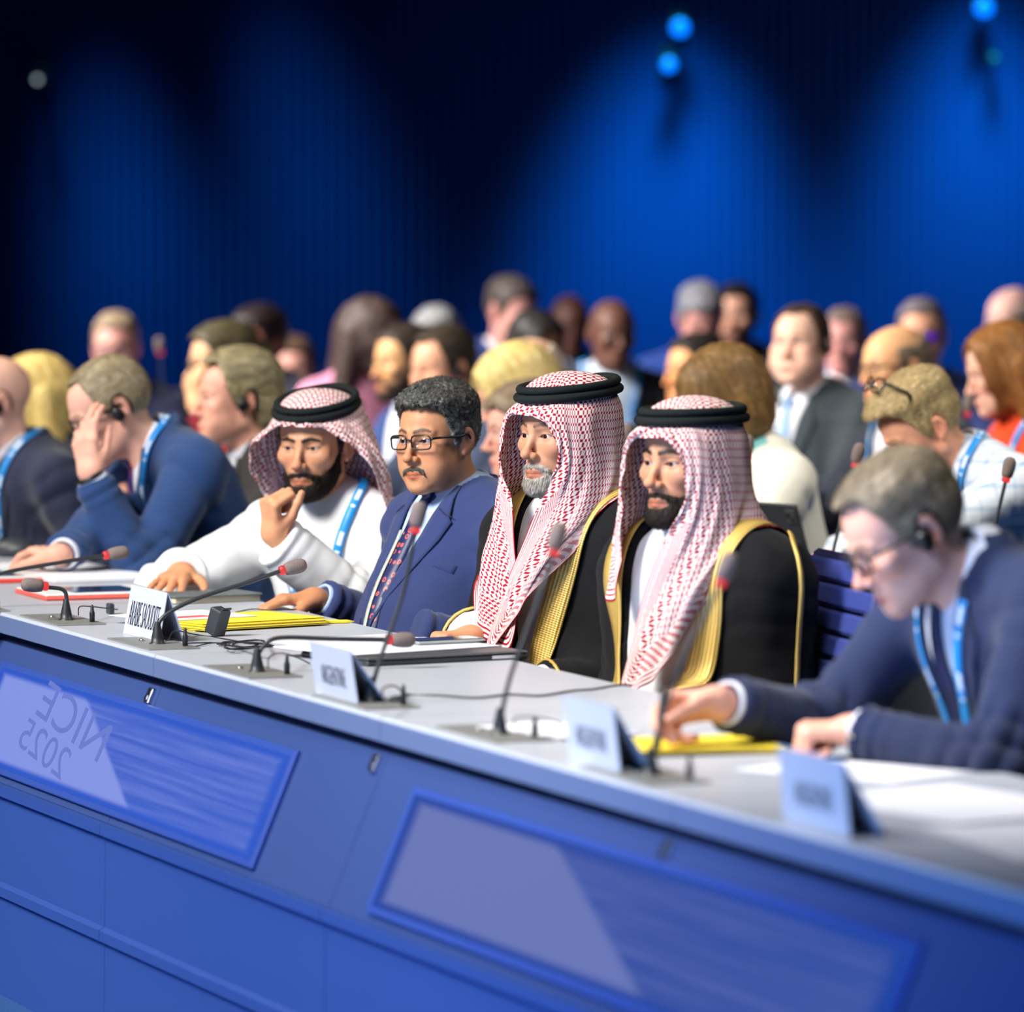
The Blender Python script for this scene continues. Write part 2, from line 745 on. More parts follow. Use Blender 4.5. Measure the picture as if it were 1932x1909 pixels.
# ---------------------------------------------------------------- heads
def head_field(q):
    """face and skull, eyes at z=0, looking along -y. q: shape parameters"""
    w = q.get('wide', 1.0); fat = q.get('fat', 0.0)
    jw = q.get('jaw', 1.0); nl = q.get('nose', 1.0); ch = q.get('chin', 0.0)
    S = SDF()
    S.add(ell((0, .018, .03), (.076 * w, .098, .088)))
    S.add(ell((0, -.028, .032), (.062 * w, .06, .06)), .03)
    S.add(ell((0, -.034, -.036), (.058 * w + fat * .6, .053 + fat * .3, .07)), .03)
    for s in (-1, 1):
        S.add(cone((s * .050 * jw * w, .004, -.058), (s * .017, -.072, -.099 - ch), .016 + fat, .014 + fat * .5), .03)
        S.add(ell((s * .043 * w, -.066, -.02), (.02, .016, .014)), .03)
        if fat:
            S.add(ell((s * .04 * w, -.05, -.06), (.025 + fat, .03 + fat, .03)), .03)
    S.add(ell((0, -.03, -.085 - ch * .5), (.04 + fat, .045 + fat, .028 + fat)), .03)
    S.add(ell((0, -.077, -.1 - ch), (.019, .0155, .016)), .02)
    S.add(ell((0, -.076, -.068), (.027, .019, .024)), .02)
    for s in (-1, 1):
        S.add(cone((s * .012, -.0885, .020), (s * .043, -.074, .019), .0075, .006), .014)
        S.sub(ell((s * .0315, -.103, .001), (.0185, .017, .0135)), .014)
    skull = S.copy()
    # nose
    S.add(cone((0, -.0885, .006), (0, -.108 - .006 * (nl - 1), -.03), .0065, .0085), .012)
    S.add(ell((0, -.111 - .012 * (nl - 1), -.0355 - .004 * (nl - 1)), (.0115 * nl, .0105, .0095)), .008)
    for s in (-1, 1):
        S.add(ell((s * .0125 * nl, -.0985, -.0395), (.0075, .0095, .008)), .006)
    # lips
    lt = q.get('lips', 1.0)
    S.chain([(-.024, -.083, -.0745), (-.009, -.0935, -.0695), (0, -.0945, -.0705), (.009, -.0935, -.0695), (.024, -.083, -.0745)], [.002, .0042 * lt, .004 * lt, .0042 * lt, .002], .006)
    S.chain([(-.022, -.084, -.0765), (0, -.0935, -.0815), (.022, -.084, -.0765)], [.002, .0055 * lt, .002], .006)
    S.sub(ell((0, -.105, -.0925 - ch * .4), (.016, .009, .006)), .012)
    S.sub(ell((0, -.105, -.058), (.004, .0085, .009)), .006)
    if q.get('fine', True):
        S.chain([(-.025, -.0905, -.0752), (-.010, -.1015, -.0747), (0, -.1025, -.0752), (.010, -.1015, -.0747), (.025, -.0905, -.0752)], .0012, .0035, sub=True)
        for s in (-1, 1):
            S.sub(ell((s * .006, -.109, -.0445), (.0035, .005, .003)), .003)
            # lids with almond opening
            e = np.array([s * .0315, -.0735, .001])
            S.add(ell(e, (.0152, .0142, .0142)), .004)
            up, lo_ = q.get('lid', .0044), q.get('lidlo', .0038)
            def opening(P, e=e, up=up, lo_=lo_, s=s):
                x = (P[:, 0] - e[0]) / .0148
                cc = np.maximum(1 - x * x, -2)
                zz = P[:, 2] - e[2] - s * (P[:, 0] - e[0]) * .07
                d = np.maximum(zz - up * cc, -lo_ * cc - zz)
                d = np.maximum(d, np.abs(P[:, 0] - e[0]) - .0148)
                return np.maximum(d, P[:, 1] - e[1] + .002).astype(f32)
            S.sub((opening, np.asarray(e, f32), .03), .0015)
    # ears
    for s in (-1, 1):
        tilt = rotz_(-s * .38) @ roty(s * .12)
        c = np.array([s * .0785 * w, .016, -.006])
        S.add(ell(c, (.0075, .0185, .031), tilt), .006)
        S.sub(ell(c + np.array([s * .0085, -.003, .002]), (.0075, .0095, .019), tilt), .004)
        S.add(ell((s * .0755 * w, .008, -.031), (.006, .009, .01)), .006)
    return S, skull


EYE = .0735


def neck_ops(S, nb, r=.056):
    """neck down to nb (head coordinates)"""
    nb = np.asarray(nb, float)
    S.add(cone((0, .022, -.04), nb, r * .96, r * 1.05), .025)
    return S


def theta(P):
    return np.arctan2(np.abs(P[:, 0]), -P[:, 1])


def seg_dist(P2, pts):
    """2D distance to polyline"""
    d = np.full(len(P2), 9.0)
    for a, b in zip(pts[:-1], pts[1:]):
        a = np.array(a, float); b = np.array(b, float)
        ab = b - a
        h = np.clip(((P2 - a) @ ab) / (ab @ ab), 0, 1)
        d = np.minimum(d, np.linalg.norm(P2 - a - h[:, None] * ab, axis=1))
    return d


def skin_color(V, q):
    base = np.array(lin(q['skin']))
    C = np.tile(base, (len(V), 1))
    ax = np.abs(V[:, 0])
    front = V[:, 1] < -.04
    n1 = vnoise(V * 45, 3) * .06 + vnoise(V * 160, 5) * .05
    C *= (1 + n1)[:, None]
    red = base * np.array([1.02, .70, .66])
    def mix(m, col, a):
        nonlocal C
        m = np.clip(m * a, 0, 1)[:, None]
        C = C * (1 - m) + np.asarray(col) * m
    g = lambda c, r: np.exp(-(((V - np.array(c)) / r) ** 2).sum(1))
    mix(g((0, -.115, -.035), .016), red, .6)
    for s in (-1, 1):
        mix(g((s * .045, -.07, -.03), .026), red, .35)
        mix(g((s * .083, .016, -.006), .03), red, .5)
        mix(g((s * .033, -.085, -.016), (.016, .03, .006)), base * np.array([.72, .62, .62]), .6)
    # lips
    P2 = np.stack([ax, V[:, 2]], 1)
    d = seg_dist(P2, [(0, -.0712), (.009, -.0705), (.021, -.0748)])
    d2 = seg_dist(P2, [(0, -.0805), (.012, -.0795), (.021, -.0758)])
    lip = np.maximum(1 - sstep(.0028, .0046, d), 1 - sstep(.0036, .0056, d2)) * front * (V[:, 1] < -.075)
    mix(lip, q.get('lip', tuple(base * np.array([.78, .42, .42]))), .8)
    d3 = seg_dist(P2, [(0, -.0752), (.024, -.0756)])
    mix((1 - sstep(.0004, .0016, d3)) * front, base * .18, .8)
    hc = np.array(lin(q.get('hair', (40, 30, 25))))
    bc = np.array(lin(q.get('brow', q.get('hair', (40, 30, 25)))))
    # eyebrows
    if q.get('brows', 1) > 0:
        bz = q.get('browz', 0)
        d4 = seg_dist(P2, [(.012, .0225 + bz), (.030, .0272 + bz), (.047, .0225 + bz)])
        wd = q.get('browt', .0042) * (1 - .45 * sstep(.03, .05, ax))
        nz = vnoise(V * np.array([300, 300, 900]), 8) * .0016
        mix((1 - sstep(wd * .35, wd * 1.25, d4 + nz)) * front, bc, q['brows'] if 'brows' in q else .9)
    # lashes
    for s in (-1, 1):
        x = (V[:, 0] - s * .0315) / .0148
        cc = np.maximum(1 - x * x, 0)
        z = V[:, 2] - .001 - s * (V[:, 0] - s * .0315) * .07
        on = (np.abs(x) < 1.15) * (V[:, 1] < -.07)
        mix((1 - sstep(.0004, .0020, np.abs(z - q.get('lid', .0044) * cc - .0004))) * on, base * .10, .85)
        mix((1 - sstep(.0003, .0014, np.abs(z + q.get('lidlo', .0038) * cc))) * on, base * .35, .6)
        mix((1 - sstep(.0006, .0016, np.abs(z - q.get('lid', .0044) * cc - .0048))) * on, base * .45, .5)
    # beard shadow and scalp shadow
    st = q.get('stubble', 0)
    if st:
        r = beard_region(V, q.get('stub_shape', 'full'))
        nz = .7 + .5 * vnoise(V * 700, 4)
        mix((1 - sstep(-.006, .010, r)) * nz, q.get('stubcol', tuple(hc * .6 + base * .12)), st)
    sc = q.get('scalp', 0)
    if sc:
        r = hairline(V, q.get('hline', 'short'))
        nz = .8 + .5 * vnoise(V * 500, 6)
        mix((1 - sstep(-.004, .008, r)) * nz, hc, sc)
    if q.get('wrinkle'):
        for k, zz in enumerate((.048, .058, .067)):
            dz = np.abs(V[:, 2] - zz - .004 * np.sin(V[:, 0] * 60 + k)) 
            mix((1 - sstep(.0003, .0016, dz)) * front * (ax < .045), base * .55, q['wrinkle'])
        d5 = seg_dist(P2, [(.016, -.042), (.028, -.062), (.031, -.076)])
        mix((1 - sstep(.0006, .003, d5)) * front, base * .55, q['wrinkle'])
    return np.clip(C, 0, 1)


BEARD = {
    'full':  ([0, .30, .5, .8, 1.1, 1.3, 1.45, 1.5], [-.053, -.056, -.062, -.052, -.036, -.014, .02, .02],
              [0, .8, 1.2, 1.5], [-.140, -.125, -.098, -.06]),
    'goatee': ([0, .30, .45, .55, .7], [-.053, -.056, -.064, -.085, -.2],
               [0, .5, .7], [-.135, -.125, -.1]),
    'mustache': ([0, .1, .30, .38, .5], [-.055, -.055, -.062, -.08, -.2],
                 [0, .15, .30, .38, .5], [-.0665, -.0675, -.075, -.0825, -.05]),
}


def beard_region(P, shape='full'):
    t = theta(P)
    xt, zt, xb, zb = BEARD[shape]
    z = P[:, 2]
    r = np.maximum((z - np.interp(t, xt, zt)) * .8, (np.interp(t, xb, zb) - z) * .8)
    r = np.maximum(r, (t - xt[-1]) * .085)
    if shape != 'mustache':
        hx = np.sqrt((t / .27) ** 2 + ((z + .0765) / .0098) ** 2)
        r = np.maximum(r, (1 - hx) * .009)
    return r


HLINE = {
    'short': ([0, .45, .7, .9, 1.0, 1.15, 1.3, 1.5, 1.58, 1.66, 1.98, 2.1, 2.3, 3.15],
              [.082, .081, .074, .058, .034, .008, -.018, -.022, .0, .028, .028, -.03, -.066, -.082]),
    'recede': ([0, .3, .6, .8, 1.0, 1.15, 1.3, 1.5, 1.58, 1.66, 1.98, 2.1, 2.3, 3.15],
               [.096, .098, .100, .092, .060, .014, -.014, -.022, .0, .028, .028, -.03, -.066, -.082]),
    'horseshoe': ([0, 1.0, 1.12, 1.3, 1.5, 1.58, 1.66, 1.98, 2.1, 2.3, 3.15],
                  [.16, .15, .03, -.012, -.022, .0, .028, .028, -.03, -.066, -.082]),
    'low': ([0, .45, .7, .9, 1.0, 1.15, 1.3, 1.5, 1.58, 1.66, 1.98, 2.1, 2.3, 3.15],
            [.07, .068, .06, .045, .025, .0, -.024, -.03, -.01, .02, .02, -.05, -.09, -.11]),
}


def hairline(P, kind):
    x, z = HLINE[kind]
    r = (np.interp(theta(P), x, z) - P[:, 2]) * .75
    if kind == 'horseshoe':
        top = .062 + .03 * sstep(.02, .10, P[:, 1])
        r = np.maximum(r, (P[:, 2] - top) * .8)
    return r


def make_ribbons(f, V, nrm, flow, count, length, width, rng, lift=.0015, curl=0.0, steps=5):
    """thin tapering locks lying on the hair"""
    if len(V) == 0: return None
    idx = rng.integers(0, len(V), count)
    P = V[idx] + rng.normal(0, .001, (count, 3))
    L = length * rng.uniform(.5, 1.2, count)
    T = None
    rowsP, rowsN, rowsT = [], [], []
    ph = rng.uniform(0, 6.28, count)
    lf = rng.uniform(.2, 1.3, count) * lift
    for k in range(steps):
        P, n = snap(f, P, 0.0, 2)
        d = flow(P)
        if curl:
            a = ph + k * curl
            u = np.cross(n, norm_rows(d))
            d = norm_rows(d) * np.cos(a)[:, None] + u * np.sin(a)[:, None]
        d = d + rng.normal(0, .08, (count, 3))
        d = d - n * (d * n).sum(1, keepdims=True)
        d = norm_rows(d)
        rowsP.append(P + n * (lf * (k / (steps - 1)) + .0004)[:, None]); rowsN.append(n); rowsT.append(d)
        P = P + d * (L / (steps - 1))[:, None]
    Vs = []
    for k in range(steps):
        side = np.cross(rowsT[k], rowsN[k])
        w = width * (1 - (k / (steps - 1)) ** 2 * .85)
        Vs += [rowsP[k] - side * w, rowsP[k] + side * w]
    Vv = np.stack(Vs, 1)                       # count, 2*steps, 3
    base = (np.arange(count) * 2 * steps)[:, None]
    F = np.concatenate([np.stack([base[:, 0] + 2 * k, base[:, 0] + 2 * k + 1, base[:, 0] + 2 * k + 3, base[:, 0] + 2 * k + 2], 1) for k in range(steps - 1)])
    shade = np.repeat(rng.uniform(0, 1, count), 2 * steps)
    return Vv.reshape(-1, 3), F, shade


def norm_rows(a):
    return a / np.maximum(np.linalg.norm(a, axis=1, keepdims=True), 1e-9)


def flow_whorl(P):
    d = P - np.array([0, .06, .12])
    d[:, 2] -= .03
    return d


def flow_back(P):
    d = np.tile(np.array([0., 1., -.15]), (len(P), 1))
    d[:, 2] -= 1.2 * sstep(.05, -.03, P[:, 2])
    return d


def flow_down(P):
    d = np.stack([P[:, 0] * 6, (P[:, 1] - .02) * 4, -np.ones(len(P)) * .9], 1)
    return d


def flow_fwd(P):
    d = np.stack([P[:, 0] * 3 + .3, -np.ones(len(P)), -.2 * np.ones(len(P))], 1)
    d[:, 2] -= 1.2 * sstep(.06, .0, P[:, 2])
    return d


FLOWS = dict(whorl=flow_whorl, back=flow_back, down=flow_down, fwd=flow_fwd)


def hair_colors(V, q, shade=None, seed=0):
    c1 = np.array(lin(q.get('hair', (40, 30, 25))))
    c2 = np.array(lin(q.get('hair2', tuple(min(255, v * 1.35 + 8) for v in q.get('hair', (40, 30, 25))))))
    t = .5 + .5 * vnoise(V * np.array([420, 120, 120]), 11 + seed) + .25 * vnoise(V * 60, 12)
    if shade is not None: t = shade
    g = q.get('greysides', 0)
    t = np.clip(t, 0, 1)
    C = c1 + (c2 - c1) * t[:, None]
    if g:
        m = (sstep(.06, .0, V[:, 2]) * g * (.5 + .5 * t))[:, None]
        C = C * (1 - m) + np.array(lin((150, 150, 146))) * m
    return C


def build_eye(name, rad, iris, parent, loc, gaze):
    angs = [0, 6, 10.5, 11.5, 18, 26, 28, 31, 45, 65, 90, 130, 180]
    cols = {0: 0, 6: 0, 10.5: 0, 11.5: 1, 18: 1, 26: 2, 28: 2, 31: 3}
    n = 20
    V, C = [], []
    pal = [lin((8, 6, 6)), lin(iris), tuple(v * .35 for v in lin(iris)), lin((205, 198, 195))]
    for a in angs:
        r = math.radians(a)
        for k in range(n):
            b = 2 * math.pi * k / n
            V.append((rad * math.sin(r) * math.cos(b), -rad * math.cos(r), rad * math.sin(r) * math.sin(b)))
            C.append(pal[cols.get(a, 3)])
    F = []
    for i in range(len(angs) - 1):
        for k in range(n):
            k2 = (k + 1) % n
            F.append([i * n + k, i * n + k2, (i + 1) * n + k2, (i + 1) * n + k])
    me = mesh_from(name, V, F)
    set_color(me, np.array(C))
    o = link(name, me, MAT['eye'], parent, loc)
    o.rotation_euler = gaze
    return o


def head_mesh(q, h, nb):
    """head and neck in head coordinates. nb: where the neck ends. Returns V,F,C,fields"""
    S, skull = head_field(q)
    neck_ops(S, nb, q.get('neck', .056))
    lo = np.minimum([-.12, -.14, -.16], np.array(nb) - .08)
    hi = np.maximum([.12, .14, .15], np.array(nb) + .08)
    V, F = mesh_sdf(S, lo, hi, h)
    return V, F, skin_color(V, q), S, skull


def hair_mesh(q, S, skull, h, rng):
    """returns V,F,C of the hair in head coordinates (or None)"""
    st = q.get('style', 'short')
    if st == 'none': return None
    side, top = q.get('hside', .006), q.get('htop', .016)
    kind = q.get('hline', 'short')
    na, nf = q.get('hnoise', .003), q.get('hfreq', 90)
    aniso = np.array(q.get('haniso', (1.0, .35, .6)))
    H = SDF()
    base = free(lambda P: (skull(P) - (side + (top - side) * sstep(.035, .10, P[:, 2])
                           + q.get('hfront', 0) * sstep(.0, -.08, P[:, 1]) * sstep(.06, .10, P[:, 2]))).astype(f32))
    H.add(base)
    for p, k in q.get('hextra', []):
        H.add(p, k)
    if kind:
        H.cut(lambda P: (hairline(P, kind) + .0025 * vnoise(P * 260, 2)).astype(f32), .006)
    for p, k in q.get('hcut', []):
        H.sub(p, k)
    if na:
        def f(P):
            d = H(P)
            m = np.abs(d) < .03
            if m.any():
                Q = np.asarray(P)[m]
                d = d.copy()
                d[m] -= (na * (vnoise(Q * nf * aniso, 1) + .5 * vnoise(Q * nf * 2.3 * aniso, 7))).astype(f32)
            return d
    else:
        f = H
    lo, hi = q.get('hbox', ((-.13, -.15, -.14), (.13, .17, .17)))
    V, F = mesh_sdf(f, lo, hi, h)
    if len(V) == 0: return None
    C = hair_colors(V, q)
    n = q.get('strands', 0)
    if n:
        nr = grad(H, V)
        # only outward facing points start a lock
        ok = S(V) > .0015
        rb = make_ribbons(H, V[ok], nr[ok], FLOWS[q.get('flow', 'whorl')], n, q.get('slen', .03), q.get('swid', .0008), rng, q.get('slift', .002), q.get('curl', 0))
        if rb is not None:
            Vr, Fr, sh = rb
            C = np.concatenate([C, hair_colors(Vr, q, sh)])
            F = np.concatenate([F, Fr + len(V)])
            V = np.concatenate([V, Vr])
    return V, F, C


def beard_mesh(q, S, h, rng):
    sh = q.get('beard')
    if not sh: return None
    tmax = q.get('bthick', .006)
    def f(P):
        r = beard_region(P, sh) + .002 * vnoise(np.asarray(P) * 240, 9)
        th = np.minimum(tmax * (1 + .8 * sstep(-.08, -.115, P[:, 2])), .0005 - r * .5)
        d = S(P) - th - tmax * .25 * vnoise(np.asarray(P) * 260, 3)
        return smax(d, r, .004).astype(f32)
    V, F = mesh_sdf(f, (-.10, -.14, -.17), (.10, .06, .05), h)
    if len(V) == 0: return None
    qq = dict(q); qq['hair'] = q.get('beardcol', q.get('hair')); qq['hair2'] = q.get('beardcol2', qq['hair']); qq['greysides'] = 0
    C = hair_colors(V, qq)
    n = q.get('bstrands', 0)
    if n:
        rb = make_ribbons(f, V[S(V) > .001], None, flow_down, n, .011, .0005, rng, .003)
        Vr, Fr, s2 = rb
        C = np.concatenate([C, hair_colors(Vr, qq, s2)])
        F = np.concatenate([F, Fr + len(V)]); V = np.concatenate([V, Vr])
    return V, F, C


MAT = {}
MAT['eye'] = plain('eye', (200, 200, 200), rough=.08, spec=.6, vcol=True)
MAT['skin'] = plain('skin', (200, 150, 120), rough=.52, spec=.35, vcol=True, sss=.12, bump=.12, bscale=900)
MAT['skin_far'] = plain('skin_far', (200, 150, 120), rough=.5, spec=.35, vcol=True)
MAT['hair'] = plain('hair', (40, 30, 20), rough=.5, spec=.3, vcol=True, bump=.5, bscale=350, stretch=(1, .3, .5))
MAT['beard'] = plain('beard', (20, 15, 12), rough=.65, spec=.2, vcol=True, bump=.6, bscale=700)


def set_uv(me, UV):
    lay = me.uv_layers.new(name='uv')
    li = np.empty(len(me.loops), np.int32)
    me.loops.foreach_get('vertex_index', li)
    lay.data.foreach_set('uv', np.asarray(UV, np.float32)[li].ravel())


def ik(S, W, a, b, hint):
    S = np.asarray(S, float); W = np.asarray(W, float)
    v = W - S
    L = np.linalg.norm(v)
    u = v / L
    L2 = min(L, (a + b) * .995)
    x = (a * a - b * b + L2 * L2) / (2 * L2)
    h = math.sqrt(max(a * a - x * x, 0))
    hn = np.asarray(hint, float)
    hn = hn - u * (hn @ u)
    hn = hn / max(np.linalg.norm(hn), 1e-6)
    return S + u * x + hn * h


CURL = {
    'flat': dict(c=[(.10, .10, .05)] * 4, spread=.12, thumb=(.55, .75, .1)),
    'rest': dict(c=[(.35, .35, .2), (.4, .4, .25), (.45, .45, .3), (.5, .5, .3)], spread=.06, thumb=(.7, .6, .3)),
    'fist': dict(c=[(1.2, 1.5, .9), (1.3, 1.5, .9), (1.3, 1.5, .9), (1.35, 1.5, .9)], spread=.0, thumb=(.75, .35, .65)),
    'loose': dict(c=[(.75, .9, .5), (.85, 1.0, .6), (.95, 1.05, .6), (1.0, 1.1, .6)], spread=.02, thumb=(.8, .45, .5)),
    'brow': dict(c=[(.25, .45, .25), (.3, .5, .3), (.45, .6, .3), (.55, .7, .4)], spread=.05, thumb=(.8, .35, .5)),
    'pinch': dict(c=[(.7, .7, .35), (.9, .9, .5), (1.1, 1.1, .6), (1.2, 1.2, .6)], spread=.02, thumb=(.75, .4, .65)),
}


def hand_ops(S, wrist, fwd, pn, side, pose, sc=1.0):
    """adds a hand to S. side +1 = left hand, -1 = right hand. returns finger tips"""
    wrist = np.asarray(wrist, float)
    fwd = norm(fwd)
    pn = np.asarray(pn, float); pn = norm(pn - fwd * (pn @ fwd))
    lat = np.cross(fwd, pn) * (-side)
    q = CURL[pose]
    offs = [.027, .009, -.0095, -.027]
    ko = [.083, .088, .083, .075]
    segs = [(.042, .026, .020), (.046, .029, .021), (.042, .027, .020), (.033, .021, .018)]
    rad = [.0092, .0096, .0090, .0079]
    tips = []
    for i in range(4):
        k = wrist + (fwd * ko[i] + lat * offs[i] - pn * .003) * sc
        S.add(cone(wrist + (lat * offs[i] * .55 + fwd * .008) * sc, k, .0145 * sc, .0105 * sc), .012 * sc)
    tips_k = []
    for i in range(4):
        k = wrist + (fwd * ko[i] + lat * offs[i] - pn * .003) * sc
        sp = q['spread'] * (1.5 - i)
        d0 = norm(fwd * math.cos(sp) + lat * math.sin(sp))
        a = 0.0
        p = k
        r = rad[i] * sc
        for j in range(3):
            a += q['c'][i][j]
            d = d0 * math.cos(a) + pn * math.sin(a)
            p2 = p + d * segs[i][j] * sc
            S.add(cone(p, p2, r * (1 if j else 1.08), r * .93), .004 if j else .006)
            r *= .93
            p = p2
        tips.append(p)
    tf, tl, tp = q['thumb']
    b = wrist + (fwd * .022 + lat * .02 + pn * .004) * sc
    d = norm(fwd * tf + lat * tl + pn * tp)
    p1 = b + d * .042 * sc
    S.add(cone(b, p1, .0155 * sc, .0115 * sc), .014 * sc)
    d2 = norm(fwd * (tf + .35) + lat * (tl - .25) + pn * tp)
    p2 = p1 + d2 * .031 * sc
    S.add(cone(p1, p2, .0108 * sc, .0098 * sc), .005)
    d3 = norm(fwd * (tf + .5) + lat * (tl - .4) + pn * (tp + .1))
    p3 = p2 + d3 * .024 * sc
    S.add(cone(p2, p3, .0098 * sc, .0078 * sc), .004)
    return tips + [p3]


class Torso:
    """seated trunk: hip at (0,0,.52), neck base nb, facing -y"""
    def __init__(s, nb, w=1.0, depth=1.0, belly=0.0, twist=0.0, hipx=0.0):
        s.nb = np.asarray(nb, float)
        s.hip = np.array([hipx, 0.02, .52])
        s.u = norm(s.nb - s.hip)
        X = rotz_(twist) @ np.array([1., 0, 0])
        s.x = norm(X - s.u * (X @ s.u))
        s.f = np.cross(s.x, s.u)                # front
        if s.f[1] > 0: s.f = -s.f
        R = np.stack([s.x, s.f, s.u], 1)
        s.R = R
        L = np.linalg.norm(s.nb - s.hip)
        P = lambda k, fr=0.0: s.hip + s.u * L * k + s.f * fr
        T = SDF()
        T.add(ell(P(.66, .0), (.168 * w, .118 * depth, .22), R))
        T.add(ell(P(.80, -.012), (.165 * w, .098 * depth, .12), R), .05)
        T.add(ell(P(.34, .012 + belly * .5), (.158 * w + belly * .4, .125 * depth + belly * .6, .2), R), .07)
        T.add(ell(P(.02, .0), (.185 * w, .15, .15), R), .06)
        s.sh = {}
        for sd in (-1, 1):
            p = s.nb + s.x * sd * .172 * w - s.u * .068 - s.f * .012
            s.sh[sd] = p
            T.add(cone(s.nb + s.x * sd * .045 - s.u * .012 - s.f * .01, p, .044, .06), .05)
        T.add(cone(s.nb - s.u * .05 - s.f * .01, s.nb - s.u * .01, .07, .055), .04)
        s.T = T
        s.w = w

    def coords(s, P):
        q = np.asarray(P) - s.nb
        return q @ s.x, -(q @ s.u), q @ s.f       # across, down, front

    def pt(s, x, v, fr=0.0):
        return s.nb + s.x * x - s.u * v + s.f * fr

    def proj(s, f, xv, off=0.0):
        """points on f straight in from the front at (across, down)"""
        xv = np.asarray(xv, float)
        P = s.nb + xv[:, :1] * s.x - xv[:, 1:2] * s.u + s.f * .34
        for _ in range(40):
            d = f(P) - off
            P = P - s.f * np.maximum(d, -.02)[:, None] * .8
        return P


def arm_sdf(sh, el, wr, r0, r1, r2, cut=True, end=-.012, flare=0.0):
    A = SDF()
    ad = norm(wr - el)
    E = wr + ad * end
    A.add(cone(sh, el, r0, r1))
    A.add(cone(el, E, r1, r2 + flare), .03)
    if cut:
        y = norm(np.cross(ad, [0.3, .2, 1]))
        x = np.cross(y, ad)
        A.sub(rbox(E + ad * .08, (.1, .1, .08), .002, np.stack([x, y, ad], 1)), .004)
    c = (np.asarray(sh) + np.asarray(wr)) / 2
    return A, (A, np.asarray((sh + el + wr) / 3, f32), .45)


def wrinkles(V, Nn, arms, amp=.004, seed=0, base=.0016):
    """cloth folds along the sleeves and a little everywhere"""
    d = base * (1 - np.abs(vnoise(V * np.array([11, 11, 6]), seed)) * 2.4) + base * .7 * vnoise(V * 24, seed + 1)
    for sh, el, wr in arms:
        for (a, b, cen, wid, lam, am) in ((sh, el, 1.0, .32, .050, 1.0), (el, wr, .0, .3, .046, 1.0), (sh, el, .12, .25, .06, .7), (el, wr, .95, .2, .03, .5)):
            a = np.asarray(a); b = np.asarray(b)
            ab = b - a; L = np.linalg.norm(ab)
            h = ((V - a) @ ab) / (L * L)
            rr = np.linalg.norm(V - a - np.clip(h, 0, 1)[:, None] * ab, axis=1)
            w = np.exp(-((h - cen) / wid) ** 2) * (rr < .12) * np.exp(-(rr / .1) ** 4)
            ph = h * L / lam * 6.28 + 2.6 * vnoise(V * 9, seed + 3) + 6.28 * vnoise(np.full_like(V, seed) * .37, 1)
            d += amp * am * w * (np.abs(np.sin(ph / 2)) - .5) * 1.4
    return V + Nn * d[:, None]


def strip3d(f, ctrl, width, off, th, n=8, snapit=True, cols=3, side_hint=None):
    """band lying on f along the control points. returns V,F,UV"""
    C = spline(ctrl, n)
    if snapit:
        C, Nn = snap(f, C, off, 5)
        # soften
        for _ in range(3):
            C[1:-1] = (C[:-2] + 2 * C[1:-1] + C[2:]) / 4
        C, Nn = snap(f, C, off, 2)
    else:
        Nn = grad(f, C)
    T = np.gradient(C, axis=0); T = norm_rows(T)
    Sd = norm_rows(np.cross(T, Nn))
    wv = np.asarray(width, float)
    if wv.ndim == 0: wv = np.full(len(C), float(wv))
    else: wv = np.interp(np.linspace(0, 1, len(C)), np.linspace(0, 1, len(wv)), wv)
    k = np.linspace(-.5, .5, cols)
    G = C[:, None, :] + Sd[:, None, :] * (wv[:, None] * k[None])[..., None]
    if snapit and cols > 2:
        Q, _ = snap(f, G.reshape(-1, 3), off, 3)
        G = Q.reshape(G.shape)
    ln = np.concatenate([[0], np.cumsum(np.linalg.norm(np.diff(C, axis=0), axis=1))])
    UV = np.stack([np.repeat(ln, cols), np.tile(k + .5, len(C))], 1)
    V, F = rows(G)
    nn = np.repeat(Nn, cols, 0)
    V, F = thicken(V + nn * 0, F, th, nn)
    return V, F, np.concatenate([UV, UV])


def add_mesh(name, VF, mat, parent, col=None, smooth=True):
    V, F = VF[0], VF[1]
    me = mesh_from(name, V, F, smooth)
    if len(VF) > 2 and VF[2] is not None and len(VF[2]) == len(V): set_uv(me, VF[2])
    if col is not None: set_color(me, col)
    return link(name, me, mat, parent)


def print_mat(name, base, mark, period, u0, u1, v0=.25, v1=.75):
    """band cloth with a repeated printed mark (uses the band's own length coordinate)"""
    m, nt, b = new_mat(name)
    uv = N(nt, 'ShaderNodeUVMap'); uv.uv_map = 'uv'
    sp = N(nt, 'ShaderNodeSeparateXYZ')
    nt.links.new(uv.outputs[0], sp.inputs[0])
    fr = math_n(nt, 'FRACT', math_n(nt, 'DIVIDE', sp.outputs[0], period))
    a = math_n(nt, 'MULTIPLY', math_n(nt, 'GREATER_THAN', fr, u0), math_n(nt, 'LESS_THAN', fr, u1))
    c = math_n(nt, 'MULTIPLY', math_n(nt, 'GREATER_THAN', sp.outputs[1], v0), math_n(nt, 'LESS_THAN', sp.outputs[1], v1))
    f = math_n(nt, 'MULTIPLY', a, c)
    # small second mark
    a2 = math_n(nt, 'MULTIPLY', math_n(nt, 'GREATER_THAN', fr, u1 + .12), math_n(nt, 'LESS_THAN', fr, u1 + .17))
    f2 = math_n(nt, 'MULTIPLY', a2, c)
    f = math_n(nt, 'MAXIMUM', f, f2)
    mx = N(nt, 'ShaderNodeMix', data_type='RGBA')
    nt.links.new(f, mx.inputs[0])
    mx.inputs[6].default_value = lin4(base)
    mx.inputs[7].default_value = lin4(mark)
    nt.links.new(mx.outputs[2], b.inputs['Base Color'])
    b.inputs['Roughness'].default_value = .45
    return m


